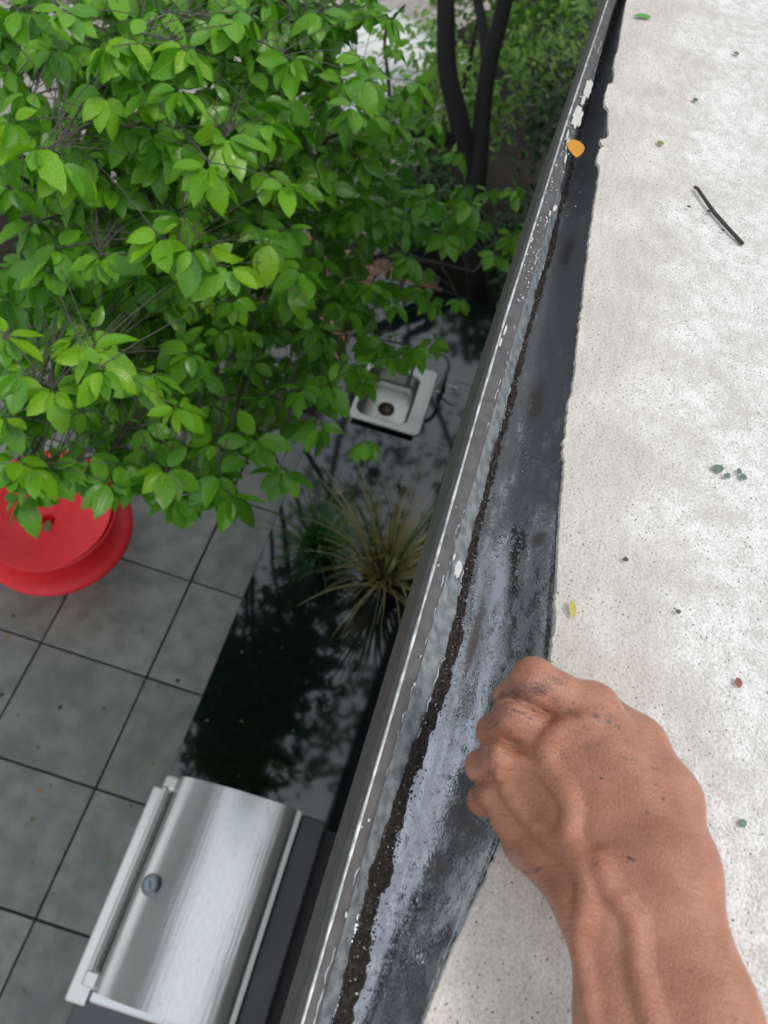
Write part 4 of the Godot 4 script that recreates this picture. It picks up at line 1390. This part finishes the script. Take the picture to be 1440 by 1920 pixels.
func leaf_material(r: float, g: float, b: float, relief: Array, rough := 0.27) -> StandardMaterial3D:
	var m := mat(r, g, b, rough)
	m.albedo_texture = relief[0]
	m.heightmap_enabled = true
	m.heightmap_texture = relief[1]
	m.heightmap_scale = 0.09
	m.backlight_enabled = true
	m.backlight = Color(0.55, 0.75, 0.2)
	return m


func spray(at: Vector3, count: int, size: float, outward: Vector3, into: Array) -> void:      # a rosette of leaves at a shoot tip
	var start := rng.randf() * TAU
	for k in count:
		var az := start + k * 2.4
		var d := (Vector3(cos(az), 0, sin(az)) * rng.randf_range(0.7, 1.0) + Vector3(0, rng.randf_range(-0.95, -0.05) + (0.5 if k < 2 else 0.0), 0) + outward * 0.45).normalized()
		var side := d.cross(Vector3.UP).normalized()
		var up := side.cross(d)
		var roll := rng.randfn() * 0.5
		var l := size * rng.randf_range(0.6, 1.22) * (0.75 if k < 2 else 1.0)
		into.append(Transform3D(Basis((side * cos(roll) + up * sin(roll)) * -l, (up * cos(roll) - side * sin(roll)) * l, d * l), at + d * 0.008))


func leafy_tree() -> void:
	var root := Vector3(-1.28, -0.02, -3.32)
	var tree := thing("leafy_tree", "broad leaved tree with fresh green leaves below the roof edge", "tree", root)
	var bark := surfaced(mat(0.1, 0.09, 0.08, 0.85), mottled(170, 0.05, Color(0.018, 0.018, 0.017), Color(0.05, 0.047, 0.042)), seamless(171, 0.08), 3.0, 0.5)
	var grey := surfaced(mat(0.1, 0.09, 0.08, 0.8), mottled(172, 0.05, Color(0.06, 0.055, 0.05), Color(0.14, 0.13, 0.115)), null, 6.0, 0.0)
	var b := Buf.new()
	var fork := Vector3(-1.22, 0.9, -3.1)
	b.tube([root, Vector3(-1.27, 0.3, -3.25), Vector3(-1.25, 0.6, -3.18), fork].map(func(q): return q - root), [0.12, 0.09, 0.08, 0.075], 14)
	part("trunk", b, bark, tree)
	# scaffold limbs
	var ends := [Vector3(-0.95, 3.05, -1.2), Vector3(-0.62, 3.1, -1.05), Vector3(-0.58, 2.85, -0.85), Vector3(-0.35, 2.65, -1.0), Vector3(-0.42, 2.9, -1.45), Vector3(-0.22, 2.6, -1.35), Vector3(-0.12, 2.55, -1.85), Vector3(-0.4, 3.0, -1.75), Vector3(-0.75, 2.75, -0.7), Vector3(0.02, 2.3, -2.2)]
	var nodes := []
	for k in ends.size():
		var e: Vector3 = ends[k]
		var pts := []
		var rad := []
		var mid := fork.lerp(e, 0.45) + Vector3(rng.randfn() * 0.12, 0.28, rng.randfn() * 0.12)
		for i in 15:
			var t := i / 14.0
			var q := fork.lerp(mid, t).lerp(mid.lerp(e, t), t)
			q += Vector3(wobble.get_noise_2d(t * 90.0, k * 31.0), wobble.get_noise_2d(t * 90.0, k * 31.0 + 9.0), wobble.get_noise_2d(t * 90.0, k * 31.0 + 19.0)) * 0.06 * t
			pts.append(q - root)
			rad.append(lerpf(0.042, 0.004, pow(t, 0.6)))
			if t > 0.35:
				nodes.append(q)
		var lb := Buf.new()
		lb.tube(pts, rad, 9)
		part("limb", lb, bark if k % 3 == 0 else grey, tree)
	var twigs := Buf.new()
	var leaves := []
	var twig := func(from: Vector3, to: Vector3, r: float) -> void:
		var pts := []
		var rad := []
		for i in 5:
			var t := i / 4.0
			pts.append(from.lerp(to, t) + Vector3(0, 0.05 * sin(PI * t) * from.distance_to(to), 0) - root)
			rad.append(lerpf(r, 0.0009, t))
		twigs.tube(pts, rad, 5, false)
	var nearest := func(p: Vector3) -> Vector3:
		var best: Vector3 = nodes[0]
		var bd := 1e9
		for q in nodes:
			var d: float = q.distance_to(p) + maxf(0.0, q.y - p.y + 0.02) * 1.5
			if d < bd:
				bd = d
				best = q
		return best
	var order := SHOOTS.duplicate()
	order.sort_custom(func(a, c): return Vector3(a[0], a[1], a[2]).distance_to(fork) < Vector3(c[0], c[1], c[2]).distance_to(fork))
	for s in order:
		var p := Vector3(s[0], s[1], s[2])
		var hub: Vector3 = nearest.call(p)
		twig.call(hub, p, 0.0022)
		for t in [0.35, 0.6, 0.85]:
			nodes.append(hub.lerp(p, t))
		var outward := (p - hub).normalized() * 0.5 + Vector3(0.1, -0.1, 0.75)
		spray(p, 9, 0.066, outward, leaves)
		# side shoots further down and back along the same branch
		for k in (12 if p.x < -0.32 else 6):
			var back := rng.randf_range(0.04, 0.85)
			var q := p + Vector3(-0.24, -0.42, -0.80) * back + Vector3(clampf(rng.randfn() * 0.12, -0.2, 0.16), rng.randfn() * 0.05, clampf(rng.randfn() * 0.12, -0.2, 0.12))
			if wobble.get_noise_3d(q.x * 22.0, q.y * 22.0, q.z * 22.0) < -0.26:
				continue
			twig.call(p.lerp(hub, clampf(back * rng.randf_range(0.5, 1.0), 0.08, 0.7)), q, 0.0011)
			spray(q, 8, 0.060, outward, leaves)
	part("twigs", twigs, grey, tree)
	var relief := leaf_relief()
	var eye := Vector3(0, 4.2, 0)
	leaves.sort_custom(func(a, c): return a.origin.distance_squared_to(eye) < c.origin.distance_squared_to(eye))
	var kinds := [leaf_mesh(0.15, 0.25), leaf_mesh(0.38, 0.12), leaf_mesh(0.24, 0.5), leaf_mesh(-0.05, 0.3)]
	var greens := [leaf_material(0.23, 0.53, 0.022, relief), leaf_material(0.18, 0.46, 0.022, relief), leaf_material(0.13, 0.38, 0.026, relief), leaf_material(0.28, 0.57, 0.024, relief)]
	for i in mini(300, leaves.size()):
		var tr: Transform3D = leaves[i]
		tr.origin -= root
		var o := part("leaf", kinds[rng.randi() % 4], greens[rng.randi() % 4], tree)
		o.transform = tr
	var base := leaf_material(1, 1, 1, relief)
	base.vertex_color_use_as_albedo = true
	for v in 4:
		var where := []
		var tints := []
		for i in range(300 + v, leaves.size(), 4):
			var tr: Transform3D = leaves[i]
			tr.origin -= root
			where.append(tr)
			var k := rng.randf()
			tints.append(Color(0.11, 0.34, 0.03).lerp(Color(0.21, 0.52, 0.028), k))
		many("foliage", kinds[v], base, where, tints, tree)


func curved(p: Array) -> Array:      # three points for each stretch, rounded
	var o := []
	for i in p.size() - 1:
		for k in 3:
			o.append((p[i] as Vector3).cubic_interpolate(p[i + 1], p[maxi(i - 1, 0)], p[mini(i + 2, p.size() - 1)], k / 3.0))
	o.append(p[-1])
	return o


func stretched(r: Array) -> Array:
	var o := []
	for i in r.size() - 1:
		for k in 3:
			o.append(lerpf(r[i], r[i + 1], k / 3.0))
	o.append(r[-1])
	return o


func crown_tree(called: String, label: String, at: Vector3, stems: Array, blobs: Array, leaf_size: float, count: int, a: Color, c: Color, group := "", stem_r = 0.06) -> void:
	var tree := thing(called, label, "tree", at, group)
	var bark := mat(0.022, 0.021, 0.02, 0.9)
	for n in stems.size():
		var s: Array = stems[n]
		var sr: float = stem_r[n] if stem_r is Array else stem_r
		var b := Buf.new()
		var pts := []
		var rad := []
		for i in s.size():
			pts.append(s[i] - at)
			rad.append(lerpf(sr, sr * 0.45, float(i) / (s.size() - 1)))
		b.tube(curved(pts), stretched(rad), 12)
		part("trunk", b, bark, tree)
	var where := []
	var tints := []
	for k in count:
		var q: Array = blobs[rng.randi() % blobs.size()]
		var d := Vector3(rng.randfn(), rng.randfn(), rng.randfn()).normalized() * pow(rng.randf(), 0.4)
		var p: Vector3 = q[0] + d * q[1]
		if wobble.get_noise_3d(p.x * 5.0, p.y * 5.0, p.z * 5.0) < 0.0:
			continue
		var f := (d * Vector3(1, 0.3, 1) + Vector3(rng.randfn(), rng.randfn() - 0.4, rng.randfn()) * 0.7).normalized()
		var side := f.cross(Vector3.UP).normalized()
		var l := leaf_size * rng.randf_range(0.7, 1.3)
		where.append(Transform3D(Basis(side * -l, side.cross(f) * l, f * l), p - at))
		tints.append(a.lerp(c, rng.randf()))
	var m := mat(1, 1, 1, 0.4)
	m.vertex_color_use_as_albedo = true
	m.backlight_enabled = true
	m.backlight = Color(0.5, 0.7, 0.2)
	many("crown", leaf_mesh(0.2, 0.2, 3, 5), m, where, tints, tree)


func shade_trees() -> void:
	# dark forked tree at the end of the counter; its crown hangs over the patio, above the picture
	crown_tree("forked_tree", "tall dark forked tree behind the wooden planter", Vector3(0.34, -0.05, -3.95), [
		[Vector3(0.34, -0.05, -3.95), Vector3(0.24, 0.35, -3.95), Vector3(0.08, 0.80, -3.93), Vector3(-0.07, 1.19, -3.94), Vector3(-0.19, 1.47, -4.02), Vector3(-0.29, 1.67, -4.06), Vector3(-0.41, 1.83, -4.14), Vector3(-0.48, 2.00, -4.22), Vector3(-0.57, 2.21, -4.39), Vector3(-0.67, 2.53, -4.64), Vector3(-0.81, 3.2, -4.98), Vector3(-1.1, 4.8, -5.0), Vector3(-1.2, 6.8, -4.6)],
		[Vector3(-0.01, 1.02, -3.92), Vector3(-0.10, 1.44, -4.00), Vector3(-0.17, 1.65, -4.16), Vector3(-0.22, 1.87, -4.30), Vector3(-0.23, 2.03, -4.42), Vector3(-0.26, 2.24, -4.53), Vector3(-0.39, 2.65, -4.84), Vector3(-0.5, 3.4, -5.27), Vector3(0.2, 5.0, -5.4), Vector3(0.6, 6.8, -5.0)],
		[Vector3(-0.22, 1.84, -4.30), Vector3(-0.35, 1.93, -4.61), Vector3(-0.48, 2.03, -4.87), Vector3(-0.70, 2.5, -5.4), Vector3(-0.6, 4.5, -6.2), Vector3(-0.6, 6.8, -6.4)],
		[Vector3(-0.23, 1.52, -4.03), Vector3(-0.33, 1.57, -4.00), Vector3(-0.44, 1.62, -3.89), Vector3(-0.60, 1.67, -3.77), Vector3(-0.66, 1.68, -3.72)],
		[Vector3(-0.60, 1.66, -3.79), Vector3(-0.73, 1.68, -4.17), Vector3(-0.85, 1.75, -4.49), Vector3(-0.81, 1.79, -4.75)]],
		[[Vector3(-1.2, 6.8, -4.6), Vector3(1.5, 1.2, 1.4)], [Vector3(0.6, 6.8, -5.0), Vector3(1.4, 1.2, 1.6)], [Vector3(-0.6, 7.0, -6.4), Vector3(1.6, 1.4, 1.5)], [Vector3(-0.4, 7.4, -3.2), Vector3(1.2, 0.8, 1.0)], [Vector3(-2.4, 6.6, -3.4), Vector3(1.2, 1.0, 1.2)], [Vector3(-1.0, 7.2, -2.2), Vector3(1.1, 0.7, 0.9)]],
		0.12, 5200, Color(0.03, 0.085, 0.02), Color(0.06, 0.15, 0.03), "", [0.072, 0.058, 0.032, 0.042, 0.014])
	# garden trees and shrubs farther off
	var far := [["mid_green_shrub", "loose light green shrub growing behind the forked tree", Vector3(-0.5, -0.06, -6.3), 1.2, 1.0, 0.9, Color(0.13, 0.29, 0.04), Color(0.24, 0.42, 0.07)],
		["dark_shrub", "dense dark green shrub standing close to the house wall", Vector3(0.75, -0.06, -5.6), 1.5, 0.75, 1.4, Color(0.02, 0.06, 0.02), Color(0.045, 0.11, 0.035)],
		["dark_shrub", "dense dark green shrub behind the one close to the wall", Vector3(0.7, -0.06, -7.3), 1.9, 0.9, 1.3, Color(0.025, 0.07, 0.02), Color(0.05, 0.13, 0.035)],
		["dark_shrub", "tall dark shrub right behind the trunk of the forked tree", Vector3(0.35, -0.06, -4.75), 1.3, 0.55, 0.6, Color(0.02, 0.065, 0.02), Color(0.05, 0.12, 0.035)],
		["mid_green_shrub", "loose light green shrub beside the white table", Vector3(-0.35, -0.06, -7.2), 1.6, 0.8, 0.8, Color(0.13, 0.29, 0.04), Color(0.24, 0.42, 0.07)],
		["low_shrub", "low green shrub between the brick path and the forked tree", Vector3(-0.55, -0.06, -5.0), 0.7, 0.45, 0.4, Color(0.04, 0.12, 0.03), Color(0.08, 0.19, 0.04)],
		["low_shrub", "low green shrub at the edge of the brick path", Vector3(-1.75, -0.06, -4.4), 0.75, 0.55, 0.55, Color(0.04, 0.11, 0.03), Color(0.08, 0.19, 0.04)],
		["low_shrub", "low dark shrub under the leafy tree beside the patio", Vector3(-2.3, -0.06, -3.55), 0.8, 0.6, 0.45, Color(0.025, 0.075, 0.02), Color(0.05, 0.13, 0.03)],
		["mid_green_shrub", "light green shrub farther off beyond the white table", Vector3(0.1, -0.06, -8.2), 1.5, 1.0, 0.8, Color(0.13, 0.29, 0.04), Color(0.24, 0.42, 0.07)]]
	for q in far:
		var at: Vector3 = q[2]
		crown_tree(q[0], q[1], at, [[at, at + Vector3(0.03, q[3] * 0.5, 0.02), at + Vector3(0.0, q[3], 0.0)]], [[at + Vector3(0, q[3] * 0.75, 0), Vector3(q[4], q[3] * 0.6, q[5])], [at + Vector3(0.2, q[3] * 0.95, 0.2), Vector3(q[4] * 0.7, q[3] * 0.5, q[5] * 0.7)]], 0.07, 3600, q[6], q[7], "garden shrubs", 0.025)
	# tall trees along the garden's side, seen in the wet gutter and the polished counter
	for k in 10:
		var at := Vector3(-5.7 + 0.5 * sin(k * 2.3), -0.06, 3.2 - 2.2 * k) if k < 6 else Vector3(-7.0 + 3.3 * (k - 6), -0.06, -11.8 + 0.6 * sin(k * 1.7))
		crown_tree("garden_tree", "tall green tree in the row that borders the garden", at, [[at, at + Vector3(0.1, 2.5, 0), at + Vector3(0.0, 6.0, 0.1)]], [[at + Vector3(0, 5.0, 0), Vector3(1.6, 2.8, 1.6)], [at + Vector3(0.3, 7.4, 0.2), Vector3(1.3, 1.6, 1.3)]], 0.22, 4500, Color(0.03, 0.09, 0.02), Color(0.07, 0.17, 0.03), "tall trees in rows round the garden", 0.12)


func litter() -> void:
	# twig on the roof
	var tw := thing("twig", "dark forked twig lying on the white roof", "twig", Vector3(0.2165, ROOF_Y + 0.002, -0.699))
	var bark := surfaced(mat(0.06, 0.05, 0.04, 0.8), mottled(190, 0.08, Color(0.03, 0.026, 0.022), Color(0.09, 0.078, 0.065)), seamless(191, 0.1), 40.0, 0.05)
	var pts := [Vector3(0.1905, 3.7525, -0.7305), Vector3(0.1935, 3.7535, -0.728), Vector3(0.203, 3.754, -0.712), Vector3(0.2125, 3.7535, -0.699), Vector3(0.226, 3.7535, -0.684), Vector3(0.2425, 3.753, -0.6675)]
	var b := Buf.new()
	b.tube(pts.map(func(q): return q - tw.position), [0.0014, 0.0016, 0.0017, 0.0020, 0.0019, 0.0019], 9)
	part("stem", b, bark, tw)
	b = Buf.new()
	b.tube([Vector3(0.2115, 3.7535, -0.700), Vector3(0.208, 3.754, -0.6995), Vector3(0.2055, 3.7535, -0.6985)].map(func(q): return q - tw.position), [0.0013, 0.0010, 0.0012], 7)
	part("spur", b, bark, tw)
	# loose leaves and seeds on roof and gutter, each of its own colour
	var lit := [
		["fallen_leaf", "orange fallen leaf stuck on the gutter lip beside white paint", "leaf", Vector3(0.0665, 3.7372, -0.768), 0.026, 0.7, 1.0, Color(0.62, 0.27, 0.02), 0.25],
		["fallen_leaf", "fresh green oval leaflet on the white roof", "leaf", Vector3(0.118, 3.7525, -1.025), 0.022, 0.42, 1.9, Color(0.09, 0.30, 0.05), -1.35],
		["fallen_leaf", "narrow yellow leaf sliver near the roof edge", "leaf", Vector3(0.1365, 3.7525, -0.246), 0.0125, 0.4, 1.0, Color(0.45, 0.40, 0.06), 0.25],
		["bud_scale", "tiny dark red bud scale on the white roof", "bud", Vector3(0.253, 3.7525, -0.230), 0.007, 0.75, 1.0, Color(0.22, 0.03, 0.03), 0.2],
		["bud_scale", "tiny ochre bud scale on the white roof", "bud", Vector3(0.150, 3.7525, -0.788), 0.008, 0.9, 1.0, Color(0.25, 0.19, 0.05), 0.1],
		["moss_flake", "tiny blue green moss flake on the roof above the twig", "moss", Vector3(0.183, 3.7525, -0.886), 0.007, 0.8, 1.0, Color(0.06, 0.13, 0.09), -0.5],
		["moss_flake", "largest green moss flake in the cluster on the roof", "moss", Vector3(0.230, 3.7525, -0.398), 0.0075, 1.3, 1.0, Color(0.09, 0.16, 0.11), 0.4],
		["moss_flake", "small green moss flake in the cluster on the roof", "moss", Vector3(0.237, 3.7525, -0.392), 0.005, 1.3, 1.0, Color(0.09, 0.15, 0.11), 0.9],
		["moss_flake", "small green moss flake in the cluster on the roof", "moss", Vector3(0.246, 3.7525, -0.399), 0.0045, 1.2, 1.0, Color(0.09, 0.15, 0.11), 1.4],
		["moss_flake", "small green moss flake in the cluster on the roof", "moss", Vector3(0.254, 3.7525, -0.396), 0.006, 1.0, 1.0, Color(0.10, 0.16, 0.13), -1.0],
		["seed", "dark pointed seed on the white roof", "seed", Vector3(0.171, 3.7525, -0.291), 0.0045, 0.8, 1.0, Color(0.03, 0.04, 0.04), -1.1],
		["seed", "dark seed pair near the hand on the roof", "seed", Vector3(0.209, 3.7525, -0.265), 0.0035, 1.2, 1.0, Color(0.05, 0.05, 0.03), 0.3],
		["moss_flake", "single green moss flake above the forearm on the roof", "moss", Vector3(0.258, 3.7525, -0.141), 0.0048, 1.1, 1.0, Color(0.08, 0.15, 0.11), 0.6],
		["seed", "brown lichen crumb at the top of the roof", "seed", Vector3(0.222, 3.7525, -1.01), 0.007, 1.0, 1.0, Color(0.12, 0.10, 0.05), 0.6],
		["seed", "black crumb near the twig on the roof", "seed", Vector3(0.186, 3.7525, -0.698), 0.0032, 1.4, 1.0, Color(0.02, 0.02, 0.02), 0.6],
		["seed", "black crumb below the twig on the roof", "seed", Vector3(0.222, 3.7525, -0.680), 0.0032, 1.4, 1.0, Color(0.02, 0.02, 0.02), 0.2]]
	for q in lit:
		var col: Color = q[7]
		var m := mat(col.r, col.g, col.b, 0.5)
		m.backlight_enabled = true
		m.backlight = Color(0.3, 0.3, 0.3)
		var l := part(q[0], leaf_mesh(0.10, 0.15, 5, 12), m, self, q[3] + Vector3(0, 0.0006, 0), Basis(Vector3.UP, q[8]) * Basis.from_scale(Vector3(q[4] * q[5] / 0.55, q[4] * 0.8, q[4])))
		tag(l, q[1], q[2], "moss flakes in a cluster" if (q[1] as String).begins_with("small green") else "")
	# fallen bits on the patio and on the counter
	var shape := leaf_mesh(0.25, 0.3, 3, 6)
	var tans := [mat(0.30, 0.20, 0.09, 0.7), mat(0.14, 0.13, 0.06, 0.7), mat(0.07, 0.055, 0.04, 0.7)]
	for k in 46:
		var p := Vector3(rng.randf_range(-2.2, -0.55), 0.003, rng.randf_range(-1.6, 0.5))
		var o := part("fallen_leaf", shape, tans[rng.randi() % 3], self, p, Basis(Vector3.UP, rng.randf() * TAU) * Basis.from_scale(Vector3.ONE * rng.randf_range(0.018, 0.04)))
		tag(o, "small dry fallen leaf lying on the grey patio tiles", "leaf", "dry leaves on the patio tiles")
	for k in 9:
		var p := Vector3(rng.randf_range(-0.44, 0.15), 0.0, rng.randf_range(-1.35, -0.52))
		p.y = counter_y(p.x) + 0.003
		var o := part("fallen_leaf", shape, tans[1 + rng.randi() % 2], self, p, Basis(Vector3.UP, rng.randf() * TAU) * Basis.from_scale(Vector3.ONE * rng.randf_range(0.010, 0.024)))
		tag(o, "small dry fallen leaf lying on the black counter", "leaf", "dry leaves on the counter")
